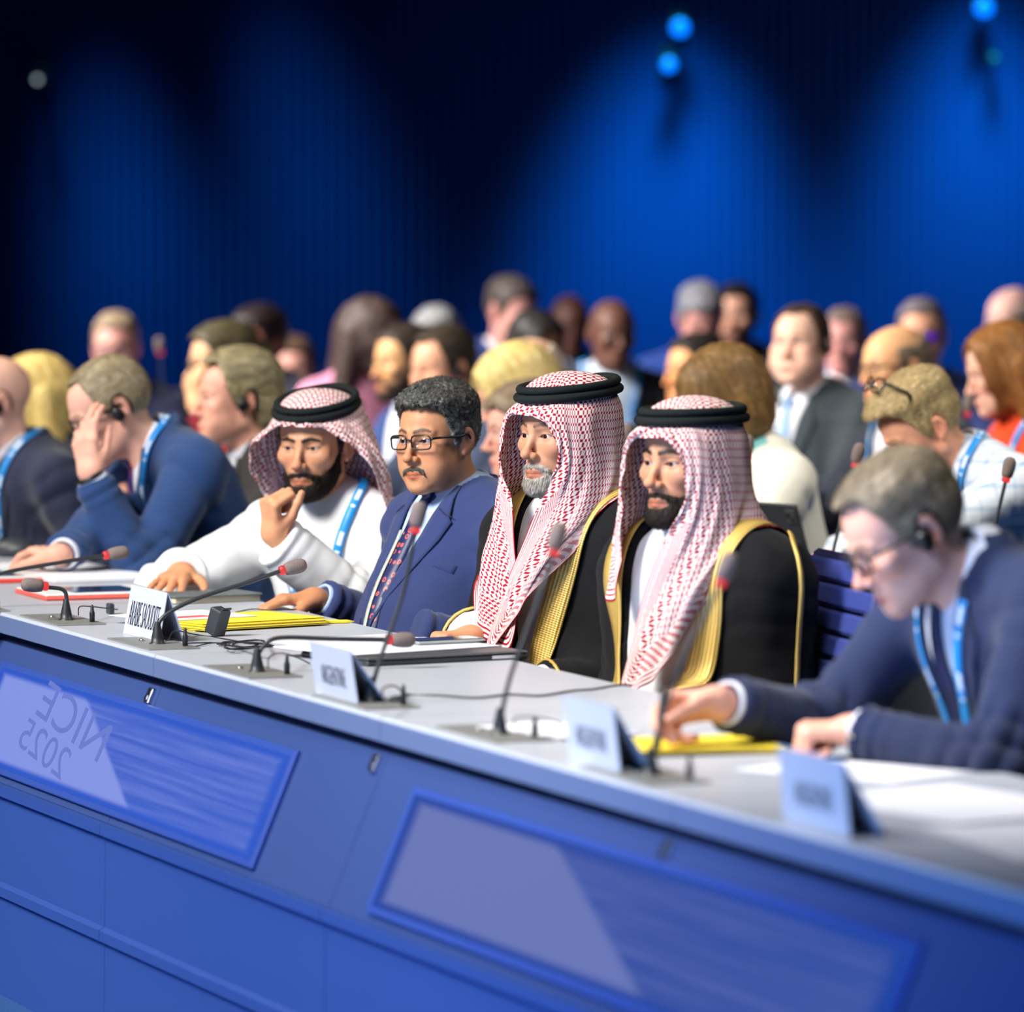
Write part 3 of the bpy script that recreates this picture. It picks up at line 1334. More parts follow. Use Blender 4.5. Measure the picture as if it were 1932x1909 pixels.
MAT['lanyard'] = print_mat('lanyard_band', (30, 140, 218), (225, 238, 250), .11, .1, .38)
MAT['white_shirt'] = cmat('cotton', (225, 228, 236))
MAT['black_plastic'] = cmat('plastic', (14, 14, 16), rough=.35)
MAT['lens'] = None


def glass_mat(name, tint=(1, 1, 1), refl=.06, trans=.94):
    m = bpy.data.materials.new(name)
    m.use_nodes = True
    nt = m.node_tree
    nt.nodes.clear()
    out = N(nt, 'ShaderNodeOutputMaterial')
    t = N(nt, 'ShaderNodeBsdfTransparent'); t.inputs[0].default_value = tuple(tint) + (1,)
    g = N(nt, 'ShaderNodeBsdfGlossy'); g.inputs['Roughness'].default_value = .03
    mx = N(nt, 'ShaderNodeMixShader'); mx.inputs[0].default_value = refl
    nt.links.new(t.outputs[0], mx.inputs[1]); nt.links.new(g.outputs[0], mx.inputs[2])
    nt.links.new(mx.outputs[0], out.inputs[0])
    return m


MAT['lens'] = glass_mat('spectacle_lens', (.97, .98, .99), .025)


def build_glasses(parent, loc, rot, sc, color=(15, 14, 16), w=.052, h=.034, y=-.103, z=.0, temple=True, t=.0019, lens=None, tipz=.004, ww=1.0):
    """spectacles in head coordinates"""
    mb = MB()
    cm = cmat('plastic', color, rough=.3)
    lens_o = []
    for s in (-1, 1):
        cx = s * .0325
        pts = []
        for k in range(28):
            a = 2 * math.pi * k / 28
            ca, sa = math.cos(a), math.sin(a)
            e = .5
            x = cx + math.copysign(abs(ca) ** e, ca) * w / 2
            zz = z + math.copysign(abs(sa) ** e, sa) * h / 2 * (1 if sa > 0 else .95)
            yy = y + ((x / .065) ** 2) * .010
            pts.append((x, yy, zz))
        mb.tube(pts, t, 6, closed=True)
        lens_o.append(pts)
    mb.tube(spline([(-.0075, y, z + .004), (0, y - .003, z + .007), (.0075, y, z + .004)], 4), t * 1.1, 6)
    g = mb.build('glasses', cm, parent, smooth=True)
    g.location = loc
    if rot is not None: g.rotation_euler = rot
    g.scale = (sc,) * 3
    for pts in lens_o:
        me = mesh_from('lens', *thicken(np.array(pts + [tuple(np.mean(pts, 0))]), np.array([[k, (k + 1) % 28, 28] for k in range(28)]), .0008, np.tile([0, -1., 0], (29, 1))))
        link('lens', me, lens or MAT['lens'], g)
    if temple:
        for s in (-1, 1):
            mt = MB()
            p0 = (s * .0585, y + .009, z + .008)
            mt.tube(spline([p0, (s * .071 * ww, y + .03, z + .009), (s * .079 * ww, -.02, z + .007), (s * .080 * ww, .012, z + tipz + .004), (s * .078 * ww, .03, z - .014)], 6), [t * 1.5] * 24 + [t] , 6)
            mt.build('temple_arm', cm, g, smooth=True)
    return g


def build_earpiece(parent, loc, rot, sc, s):
    """over-ear interpretation earpiece with hook"""
    mb = MB()
    c = np.array([s * .090, -.002, -.012])
    # pod
    V = []
    prof = [(.0, -.009), (.011, -.008), (.0155, -.003), (.0155, .003), (.011, .008), (.0, .009)]
    M = Matrix.Translation(Vector(c)) @ Matrix.Rotation(math.pi / 2, 4, 'Y') @ Matrix.Diagonal((1.25, .95, 1, 1))
    mb.lathe([(max(r, .0005), z) for r, z in prof], 16, M=M)
    mb.tube(spline([c + np.array([0, -.006, .012]), (s * .087, -.004, .022), (s * .089, .012, .032), (s * .091, .03, .022), (s * .088, .038, -.004), (s * .086, .034, -.024)], 5), .0024, 6)
    mb.tube(spline([c + np.array([0, .0, -.01]), c + np.array([0, -.002, -.03])], 4), .002, 6)
    o = mb.build('earpiece', MAT['black_plastic'], parent, smooth=True)
    o.location = loc
    o.rotation_euler = rot
    o.scale = (sc,) * 3
    return o


def collar_mesh(nb, ax, fr, xx, r=.060, h=.040, gap=.16, leaf=.034, point=.03, off=0.0, lift=0.0):
    """turned-down collar round the neck: ax up the neck, fr front, xx person's left"""
    n = 41
    phi = np.linspace(-math.pi + gap, math.pi - gap, n)     # 0 = back
    G = np.zeros((n, 5, 3))
    for i, p in enumerate(phi):
        front = abs(p) / math.pi                            # 0 back, 1 front
        d = xx * math.sin(p) - fr * math.cos(p)
        hh = h * (1.05 - .45 * front)
        base = nb + ax * (lift - .018 * front)
        R = r * (1 + .04 * front)
        drop = leaf * (1 - .15 * front) + point * math.exp(-((front - (1 - gap / math.pi)) / .16) ** 2)
        G[i, 0] = base + d * (R - .002 + off)
        G[i, 1] = base + d * (R - .004 + off) + ax * hh
        G[i, 2] = base + d * (R - .001 + off) + ax * (hh + .002)
        G[i, 3] = base + d * (R + .004 + off) + ax * (hh - .012)
        G[i, 4] = base + d * (R + .012 + .012 * front + off) + ax * (hh - drop) + fr * (.010 * front ** 3)
    V, F = rows(G)
    return thicken(V, F, .0018)


class Ctx:
    pass


def person(label, eye, Y, yaw, hyaw, pitch=0, roll=0, lean=0.0, latx=0.0, q=None, group=None, sc=.95, wl=None, wr=None, hl=None, hr=None,
           hintl=None, hintr=None, w=1.0, depth=1.0, belly=0.0, twist=0.0, fine=False, neckv=(0, .045, -.078), arm=(.285, .255), rarm=(.064, .054, .043), hsc=1.0, legs=True, legcol=(30, 32, 40), gaze=(0, 0), hipx=0.0):
    """a seated person: eyes seen at pixel `eye`, Y deep in the room"""
    c = Ctx()
    q = dict(q or {})
    c.q, c.fine, c.label = q, fine, label
    c.h = .0055 if fine else (.013 if Y < 16.7 else .016)
    Hw = at(eye[0], eye[1], Y)
    c.Rb = rotz_(-math.radians(yaw))
    c.Rh = rotz_(-math.radians(hyaw - yaw)) @ rotx(math.radians(pitch)) @ roty(math.radians(roll))
    c.sc = sc
    off = c.Rh @ np.array([0, .02, -.07]) * sc + np.array(neckv)
    c.hl = np.array([latx - off[0], lean - off[1], Hw[2]])
    c.nb = c.hl + off
    root = Hw - c.Rb @ c.hl
    root[2] = 0
    c.root_w = root
    c.o = thing('person', label, 'person', tuple(root), -math.radians(yaw), group)
    c.rng = np.random.default_rng(int(abs(eye[0]) * 7 + Y * 131))
    c.Tor = Torso(c.nb, w, depth, belly, twist, hipx)
    c.hrot = tuple(Matrix(c.Rh.tolist()).to_euler())
    tol = lambda W: c.Rb.T @ (np.asarray(W) - root)
    c.tol = tol
    c.arms = {}
    for sd, W, hint in ((1, wl, hintl), (-1, wr, hintr)):
        sh = c.Tor.sh[sd]
        if W is None:
            W = np.array([sd * .13, lean * .6 - .36, .80])
        elif isinstance(W, tuple) and W[0] == 'L':
            W = np.array(W[1])
        else:
            W = tol(W)
        hint = np.array(hint if hint is not None else (sd * .55, .35, -.8))
        el = ik(sh, W, arm[0], arm[1], hint)
        c.arms[sd] = (sh, el, W)
    # head, neck
    hq = q
    S_nb = c.Rh.T @ (c.nb - np.array([0, 0, .055]) - c.hl) / sc
    hq.setdefault('fine', True)
    V, F, C, S, skull = head_mesh(hq, .0020 if fine else (.0042 if Y < 16.7 else .0054), S_nb)
    c.S, c.skull = S, skull
    c.h2l = lambda P: c.hl + (np.asarray(P) * sc) @ c.Rh.T
    c.l2h = lambda P: ((np.asarray(P) - c.hl) @ c.Rh) / sc
    Vs, Fs, Cs = [c.h2l(V)], [F], [C]
    n0 = len(V)
    base = np.array(lin(q['skin'])) * np.array([1.02, .96, .93])
    c.tips = {}
    for sd, spec in ((1, hl), (-1, hr)):
        if spec is None: continue
        pose, fwd, pn = spec
        fwd = c.Rb.T @ np.asarray(fwd, float); pn = c.Rb.T @ np.asarray(pn, float)
        sh, el, W = c.arms[sd]
        HS = SDF()
        c.tips[sd] = hand_ops(HS, W, fwd, pn, sd, pose, hsc * .98)
        HS.add(cone(W + fwd * .01, W + (el - W) * .45, .024 * hsc, .034 * hsc), .02)
        lo = W - .21; hi = W + .21
        Vh, Fh = mesh_sdf(HS, lo, hi, .0026 if fine else .0045)
        Ch = np.tile(base, (len(Vh), 1)) * (1 + .07 * vnoise(Vh * 60, 5) + .05 * vnoise(Vh * 200, 8))[:, None]
        # knuckles and finger ends a little redder, nails paler
        for t in c.tips[sd]:
            m = np.exp(-((Vh - t) ** 2).sum(1) / .011 ** 2)[:, None] * .35
            Ch = Ch * (1 - m) + base * np.array([1.0, .8, .78]) * m
        Vs.append(Vh); Fs.append(Fh + n0); Cs.append(Ch); n0 += len(Vh)
    if c.tips:
        K = SDF()
        K.add(cone(c.nb - np.array([0, 0, .03]), c.nb * .5 + c.Tor.hip * .5, .045, .05))
        for sd in c.tips:
            sh, el, W = c.arms[sd]
            K.add(cone(c.nb - np.array([0, 0, .06]), sh, .035, .03), .01)
            K.add(cone(sh, el, .03, .027), .01)
            K.add(cone(el, W, .027, .018), .01)
        Vk, Fk = mesh_sdf(K, (-.7, -.9, .3), (.7, .5, 1.3), .02)
        Vs.append(Vk); Fs.append(Fk + n0); Cs.append(np.tile(base, (len(Vk), 1))); n0 += len(Vk)
    me = mesh_from('body', np.concatenate(Vs), np.concatenate(Fs))
    set_color(me, np.clip(np.concatenate(Cs), 0, 1))
    c.body = link('body', me, MAT['skin'] if fine else MAT['skin_far'], c.o)
    # hair, beard, eyes
    hm = hair_mesh(q, S, skull, .0028 if fine else (.005 if Y < 16.7 else .0065), c.rng)
    if hm:
        me = mesh_from('hair', c.h2l(hm[0]), hm[1]); set_color(me, hm[2]); link('hair', me, MAT['hair'], c.o)
    bm = beard_mesh(q, skull, .0021 if fine else .004, c.rng)
    if bm:
        me = mesh_from(q.get('bname', 'beard'), c.h2l(bm[0]), bm[1]); set_color(me, bm[2]); link(q.get('bname', 'beard'), me, MAT['beard'], c.o)
    for s in (-1, 1):
        e = build_eye('eye', .0126, q.get('iris', (58, 36, 22)), c.o, tuple(c.h2l([[s * .0315, -EYE, .001]])[0]),
                      tuple(Matrix((c.Rh @ rotz_(-math.radians(gaze[0])) @ rotx(math.radians(gaze[1]))).tolist()).to_euler()))
        e.scale = (sc,) * 3
    if q.get('glasses'):
        build_glasses(c.o, tuple(c.hl), c.hrot, sc, **q['glasses'])
    for s in q.get('ears', ()):
        build_earpiece(c.o, tuple(c.hl), c.hrot, sc, s)
    if legs:
        L = SDF()
        for sd in (-1, 1):
            hip = np.array([sd * .09 + hipx, .0, .54]); kn = np.array([sd * .13 + hipx, -.40, .53]); an = np.array([sd * .13 + hipx, -.38, .10])
            L.add(cone(hip, kn, .088, .062), .04)
            L.add(cone(kn, an, .06, .05), .03)
        V, F = mesh_sdf(L, (-.4, -.6, .0), (.4, .25, .75), .025)
        add_mesh('trousers', (V, F), cmat('wool', legcol), c.o)
        for sd in (-1, 1):
            Sh = SDF().add(cone((sd * .13 + hipx, -.37, .045), (sd * .135 + hipx, -.55, .034), .046, .034)).cut(lambda P: (-P[:, 2]).astype(f32), .004)
            V, F = mesh_sdf(Sh, (-.3, -.7, -.02), (.3, -.2, .13), .013)
            add_mesh('shoe', (V, F), cmat('plastic', (18, 16, 16), rough=.3), c.o)
    return c


def arms_ops(c, J, r=(.064, .054, .043), k=.045, end=-.012, flare=0.0, sides=(1, -1)):
    for sd in sides:
        sh, el, W = c.arms[sd]
        A, prim = arm_sdf(sh, el, W, *r, end=end, flare=flare)
        J.add(prim, k)


def cloth_mesh(c, name, J, mat, h=None, amp=.004, base=.0016, lo=(-.62, -.85, .40), hi=(.62, .45, 1.25), seed=0):
    V, F = mesh_sdf(J, lo, hi, h or c.h)
    if amp or base:
        V = wrinkles(V, grad(J, V, .004), list(c.arms.values()), amp, seed + int(c.root_w[0] * 100) % 50, base)
    return add_mesh(name, (V, F), mat, c.o)


def vfun(c, vs, ws):
    """region inside a front opening of half width ws at depth vs below the neck base"""
    def fn(P, grow=0.0):
        x, v, f = c.Tor.coords(P)
        r = np.abs(x) - np.interp(v, vs, ws) - grow
        r = np.maximum(r, -.02 - f)
        return np.maximum(r, v - vs[-1] - grow)
    return fn


def dress_suit(c, color, shirt=(222, 226, 236), tie=None, lanyard=False, vbot=.34, pocket=False, mat=None, open_w=1.0, lan_pts=None, collar_r=.060, collar_gap=.16, buttons=False, shirt_mat=None, lapel=True, cuffs=True, pin=None, vneck=None, lan_back=True, rarm=(.066, .056, .044), lap_w=1.0):
    T = c.Tor
    m = mat or cmat('wool', color)
    ms = shirt_mat or cmat('cotton', shirt)
    vs = vneck[0] if vneck else [-.06, -.01, .05, vbot]
    ws = vneck[1] if vneck else [.070 * open_w, .062 * open_w, .056 * open_w, .0]
    vf = vfun(c, vs, ws)
    J = T.T.copy()
    # jacket collar round the back of the neck
    ax = norm(c.h2l([[0, .02, -.06]])[0] - c.nb)
    cp = []
    for p in np.linspace(-2.5, 2.5, 13):
        d = T.x * math.sin(p) - T.f * math.cos(p)
        fr = abs(p) / 2.5
        cp.append(c.nb + d * .077 + ax * (.030 - .044 * fr ** 2) - T.f * .006)
    J.chain(cp, .0115, .014)
    arms_ops(c, J, rarm)
    J0 = J.copy()
    def Jv(P):
        d = J(P)
        m_ = np.abs(d) < .08
        if m_.any():
            d = d.copy()
            Q = P[m_]
            d[m_] = np.maximum(d[m_], -np.maximum(vf(Q), -(T.T(Q) + .008)))
        return d.astype(f32)
    c.jacket = cloth_mesh(c, 'jacket', Jv, m, amp=.0085 if c.fine else .008, base=.0032)
    c.J = J0
    # shirt front
    vf2 = lambda P: vf(P, .014)
    def Sh(P):
        d = T.T(P) + .0045
        return np.maximum(d, vf2(P)).astype(f32)
    V, F = mesh_sdf(Sh, c.nb - np.array([.2, .3, .45]), c.nb + np.array([.2, .25, .15]), .006 if c.fine else .012)
    c.shirt = add_mesh('shirt', (V, F), ms, c.o)
    nk = c.nb - ax * .012
    add_mesh('shirt_collar', collar_mesh(nk, ax, norm(T.f - ax * (T.f @ ax)), T.x, r=collar_r, gap=collar_gap, h=.035), ms, c.o)
    if lapel:
        for sd in (-1, 1):
            vv = np.array([-.012, .02, .05, .062, .07, .11, .17, .24, .30, vbot])
            inn = np.interp(vv, vs, ws)
            wid = np.array([.012, .026, .042, .048, .058, .055, .042, .026, .012, .001]) * lap_w
            if not c.fine: vv, inn, wid = vv[[0, 2, 4, 6, 9]], inn[[0, 2, 4, 6, 9]], wid[[0, 2, 4, 6, 9]]
            k = np.linspace(0, 1, 5)
            G = []
            for v, a, wd in zip(vv, inn, wid):
                G.append(np.stack([sd * (a - .003 + wd * k), np.full(5, v)], 1))
            G = np.array(G)
            # the notch
            P = T.proj(T.T, G.reshape(-1, 2), .003)
            dj = J0(P); pm = (dj < .0025) & (dj > -.02)
            if pm.any(): P[pm] = snap(J0, P[pm], .0025, 4)[0]
            lift = np.tile(.004 * k ** 2, len(vv))
            P = P + T.f * lift[:, None]
            V, F = rows(P.reshape(len(vv), 5, 3))
            F = F if sd < 0 else F[:, ::-1]
            V, F = thicken(V, F, .003)
            add_mesh('lapel', (V, F), m, c.o, smooth=False)
            if c.fine:      # the notch seam
                xs = [(.066, .044), (.085, .054), (.108, .06)]
                ps = T.proj(T.T, [(sd * x * open_w, v) for x, v in xs], .008)
                mb = MB(); mb.tube(spline(ps, 5), .0011, 5)
                mb.build('notch_seam', cmat('plastic', tuple(int(v * .45) for v in color)), c.o, smooth=True)
    def Sf(P): return (T.T(P) + .0045).astype(f32)
    if tie is not None:
        pts = [T.pt(0, v, .16) for v in (.0, .03, .1, .2, vbot)]
        P = T.proj(T.T, [(0, .004), (0, .04), (0, .12), (0, .22), (0, vbot + .02)], .002)
        VF = strip3d(T.T, P, [.026, .030, .042, .058, .07], .003, .004, n=6)
        add_mesh('tie', VF, tie, c.o)
        kn = T.proj(T.T, [(0, .012)], .006)[0]
        S2 = SDF().add(ell(kn, (.017, .010, .019), T.R))
        add_mesh('tie_knot', mesh_sdf(S2, kn - .03, kn + .03, .004 if c.fine else .008), tie, c.o)
    if lanyard:
        dress_lanyard(c, lan_pts, back=lan_back)
    if cuffs: dress_cuffs(c, ms)
    if pocket:
        P = T.proj(T.T, [(.065, .155), (.145, .168)], .0015)
        n = spline(np.array([P[0], (P[0] + P[1]) / 2, P[1]]), 4)
        add_mesh('breast_pocket', strip3d(J0, P, .020, .002, .002, n=8), m, c.o)
    if pin:
        P = T.proj(J0, [pin], .006)[0]
        S2 = SDF().add(ell(P, (.006, .003, .006), T.R))
        add_mesh('lapel_pin', mesh_sdf(S2, P - .015, P + .015, .003), cmat('metal', (215, 205, 190)), c.o)
    if buttons:
        for sd in (1,):
            sh, el, W = c.arms[sd]
            ad = norm(W - el)
            for k in range(3):
                p = W - ad * (.04 + .017 * k) + np.cross(ad, [0, 0, 1]) * .035
                P, n = snap(J0, p[None], .001)
                S2 = SDF().add(ell(P[0], (.0055, .0055, .004)))
                add_mesh('cuff_button', mesh_sdf(S2, P[0] - .012, P[0] + .012, .0025), cmat('plastic', (30, 28, 30)), c.o)


def dress_cuffs(c, ms):
    for sd, (sh, el, W) in c.arms.items():
        if sd not in c.tips: continue
        ad = norm(W - el)
        y = norm(np.cross(ad, [0.3, .2, 1])); x = np.cross(y, ad)
        mb = MB()
        M = Matrix.Translation(Vector(W - ad * .045)) @ Matrix(np.stack([x, y, ad], 1).tolist()).to_4x4()
        mb.lathe([(.036, 0), (.037, .03), (.036, .043), (.034, .045), (.031, .043), (.030, 0)], 20, M=M)
        mb.build('shirt_cuff', ms, c.o, smooth=True)


def dress_lanyard(c, pts=None, wd=.019, bottom=.40, f=None, badge=True, back=True):
    T = c.Tor
    f = f or T.T
    ax = norm(c.h2l([[0, .02, -.06]])[0] - c.nb)
    for sd in (-1, 1):
        ctrl = [c.nb - T.f * .065 + T.x * sd * .02 + ax * .035,
                c.nb + T.x * sd * .078 - T.f * .01 + ax * .02]
        xv = pts or [(.075, .05), (.062, .12), (.045, .2), (.02, .3), (.004, bottom)]
        P = T.proj(f, [(sd * a, b) for a, b in xv], .007)
        ctrl = np.concatenate([ctrl, P]) if back else np.concatenate([[P[0] + (P[0] - P[1]) * .6], P])
        add_mesh('lanyard', strip3d(f, ctrl, wd, .0075, .0012, n=8 if c.fine else 4), MAT['lanyard'], c.o)
    if badge:
        p = T.proj(f, [(0, bottom + .05)], .012)[0]
        mb = MB()
        M = Matrix.Translation(Vector(p)) @ Matrix(np.stack([T.x, -T.f, T.u], 1).tolist()).to_4x4()
        mb.box((-.05, -.002, -.065), (.05, .002, .065), .0015, M)
        mb.build('badge', cmat('plastic', (225, 230, 240)), c.o)


def dress_shirt(c, mat, collar=True, name='shirt', lanyard=False, rarm=(.06, .052, .042), vneck=None, lan_pts=None, amp=.006, cuffs=False, inner=None):
    T = c.Tor
    J = T.T.copy()
    arms_ops(c, J, rarm)
    c.J = J
    f = J
    if vneck:
        vf = vfun(c, *vneck)
        def f(P):
            d = J(P)
            return np.maximum(d, -np.maximum(vf(P), -(T.T(P) + .008))).astype(f32)
    c.jacket = cloth_mesh(c, name, f, mat, amp=amp)
    ax = norm(c.h2l([[0, .02, -.06]])[0] - c.nb)
    if collar:
        add_mesh('collar', collar_mesh(c.nb - ax * .012, ax, norm(T.f - ax * (T.f @ ax)), T.x, r=.062, gap=.5 if collar == 'open' else .2), mat, c.o)
    if inner is not None:
        def Sh(P): return np.maximum(T.T(P) + .0045, vf(P, .014)).astype(f32)
        V, F = mesh_sdf(Sh, c.nb - np.array([.25, .3, .45]), c.nb + np.array([.25, .25, .15]), .006 if c.fine else .012)
        add_mesh('top', (V, F), inner, c.o)
    if lanyard: dress_lanyard(c, lan_pts)


# ---------------------------------------------------------------- the hall
def struct(name, mb, mat, smooth=False):
    o = mb.build(name, mat, smooth=smooth)
    return tag(o, kind='structure')


M_carpet = plain('haze_tinted_carpet', (50, 86, 140), rough=.95, spec=.1, noise=.15, nscale=160, bump=.4, bscale=500)  # blue haze low in the view is put into the carpet colour
M_dark = plain('black_paint', (10, 11, 14), rough=.9, spec=.1)
mb = MB(); mb.box((-9, -3, -.1), (9, 25.2, 0)); struct('floor', mb, M_carpet)
mb = MB(); mb.box((-9, -3, 6.0), (9, 25.2, 6.15)); struct('ceiling', mb, M_dark)
mb = MB(); mb.box((-9.15, -3, 0), (-9, 25.2, 6.0)); struct('wall_left', mb, M_dark)
mb = MB(); mb.box((9, -3, 0), (9.15, 25.2, 6.0)); struct('wall_right', mb, M_dark)
mb = MB(); mb.box((-9, 24.6, 0), (9, 24.75, 6.0)); struct('wall_back', mb, M_dark)
mb = MB(); mb.box((-9, -3.15, 0), (9, -3, 6.0)); struct('wall_front', mb, M_dark)

# pleated curtain along the back wall
nx = 9 * 360
xs = np.linspace(-8.6, 8.6, nx)
V = []
for z in (0.0, 1.5, 3.0, 5.9):
    per = .048
    y = WALL_Y + .012 * np.sin(xs / per * 2 * math.pi + .8 * np.sin(xs * 1.7)) + .03 * np.sin(xs * 2.1 + .4) + .012 * np.sin(xs * 5.3)
    V.append(np.stack([xs, y, np.full(nx, z)], 1))
Vc, Fc = rows(np.array(V))
M_curtain = plain('navy_velvet', (4, 40, 102), rough=.95, spec=.05)
o = add_mesh('curtain', (Vc, Fc), M_curtain, None)
tag(o, 'tall navy blue pleated curtain across the back of the hall', 'curtain')
M_metal_dark = cmat('plastic', (24, 25, 28), rough=.45)


def emit_mat(name, rgb, s):
    m, nt, b = new_mat(name)
    b.inputs['Base Color'].default_value = (0, 0, 0, 1)
    b.inputs['Emission Color'].default_value = lin4(rgb)
    b.inputs['Emission Strength'].default_value = s
    return m


M_lamp = emit_mat('blue_lamp', (0, 112, 255), 2.6)
M_lamp_w = emit_mat('white_lamp', (190, 205, 220), 1.2)
M_lamp_d = emit_mat('dim_lamp', (0, 60, 110), 1.2)
for px, py, r, m, lab in ((1283, 52, .034, M_lamp, 'upper blue stage lamp of the pair above the middle of the curtain'),
                          (1262, 122, .028, M_lamp, 'lower blue stage lamp of the pair above the middle of the curtain'),
                          (1857, 14, .036, M_lamp, 'blue stage lamp at the top right corner of the curtain'),
                          (1877, 112, .018, M_lamp_d, 'dim blue stage lamp under the one at the top right corner'),
                          (70, 150, .011, M_lamp_w, 'small white stage lamp at the upper left of the curtain')):
    p = at(px, py, WALL_Y - .22)
    t = thing('stage_lamp', lab, 'lamp', tuple(p))
    mb = MB()
    M = Matrix.Translation((0, .015, 0)) @ Matrix.Rotation(math.pi / 2 + .15, 4, 'X')
    mb.lathe([(r * 1.05, -.012), (r * 1.25, .0), (r * 1.2, -.0), (r * 1.2, -.07), (r * .7, -.1)][::-1], 18, M=M)
    mb.build('housing', M_metal_dark, t, smooth=False)
    mb = MB(); mb.lathe([(r, .0), (r * .98, .004), (r * .5, .009), (.001, .010)], 18, M=M); mb.build('lamp_lens', m, t, smooth=True)
    mb = MB(); mb.tube([(0, .09, .01), (0, .20, .02), (0, .215, .02)], .006, 8); mb.box((-.03, .205, -.03), (.03, .225, .07)); mb.build('bracket', M_metal_dark, t)


def ray_plane(px, py, p0, n):
    r = ray(px, py); c = np.array([0, 0, CAM_H])
    n = np.asarray(n, float)
    return c + r * (((np.asarray(p0) - c) @ n) / (r @ n))


# ---------------------------------------------------------------- the front desk, in sections
M_top = plain('pale_laminate', (178, 184, 194), rough=.35, spec=.4, noise=.015, nscale=30)
M_edge = plain('edge_band', (98, 114, 150), rough=.4, spec=.4)
M_recess = plain('recess', (14, 20, 52), rough=.6)
M_panel = plain('desk_panel', (52, 72, 122), rough=.45, spec=.35)  # blue haze over the desk front is put into the panel colour
M_ledge = plain('desk_ledge', (46, 74, 142), rough=.5, spec=.3)  # same haze tint in the ledge colour
M_plinth = plain('desk_plinth', (44, 74, 142), rough=.6, spec=.3)  # same haze tint in the plinth colour, bluer than the panel


def frame(o):
    o.location = tuple(DESK_O * np.array([1, 1, 0])); o.rotation_euler = (0, 0, DESK_YAW)
    return o


def desk_section(s0, s1, label):
    t = thing('desk', label, 'desk', group=None)
    frame(t)
    g = .0015
    def sect(name, prof, mat, a=s0 + g, b=s1 - g):
        mbx = MB()
        n = len(prof)
        Vx = [(a, y, z) for y, z in prof] + [(b, y, z) for y, z in prof]
        Fx = [list(range(n)), [2 * n - 1 - i for i in range(n)]]
        for i in range(n):
            j = (i + 1) % n
            Fx.append([i, n + i, n + j, j])
        mbx.add(Vx, Fx)
        return mbx.build(name, mat, t)
    sect('worktop', [(-.066, .744), (-.063, .75), (.535, .75), (.54, .745), (.54, .71), (-.062, .71)], M_top)
    sect('edge_band', [(-.068, .708), (-.068, .743), (-.0665, .744), (-.062, .744), (-.062, .708)], M_edge)
    sect('recess_strip', [(-.045, .688), (-.045, .7085), (.02, .7085), (.02, .688)], M_recess)
    # sloping front panel
    sect('front_panel', [(-.052, .687), (.0, .687), (-.05, .43), (-.160, .43)], M_panel)
    sect('ledge', [(-.176, .408), (-.176, .429), (.0, .429), (.0, .405)], M_ledge)
    sect('plinth', [(-.17, .0), (-.165, .404), (-.05, .404), (-.05, .0)], M_plinth)
    sect('foot_rail', [(-.178, .205), (-.178, .225), (-.168, .232), (-.168, .20)], M_ledge)
    mbx = MB(); mbx.box((s1 - .06, .02, 0), (s1 - .03, .20, .71)); mbx.build('leg_panel', M_panel, t)
    # latch on the front panel near the seam
    mbx = MB()
    a = math.atan2(.108, .257)
    M = Matrix.Translation((s1 - .035, -.0635, .667)) @ Matrix.Rotation(-a, 4, 'X')
    mbx.box((-.014, -.006, -.016), (.014, .006, .016), .002, M)
    mbx.box((-.009, -.009, -.010), (.009, -.005, .0), .001, M)
    la = mbx.build('latch', cmat('metal', (170, 178, 200)), t)
    return t


L = 1.321
SEAMS = [-1.12 + L * k for k in range(-4, 4)]
names = ['desk section at the far left end behind the red tablet case', 'desk section under the red tablets and the computer mouse',
         'pale desk section under the white name card of the man in white', 'pale desk section under the second name card and closed laptop',
         'pale desk section under the third name card and yellow folders', 'pale desk section under the papers of the man writing',
         'desk section at the near right end past the last name card']
for k in range(len(SEAMS) - 1):
    desk_section(SEAMS[k], SEAMS[k + 1], names[k])


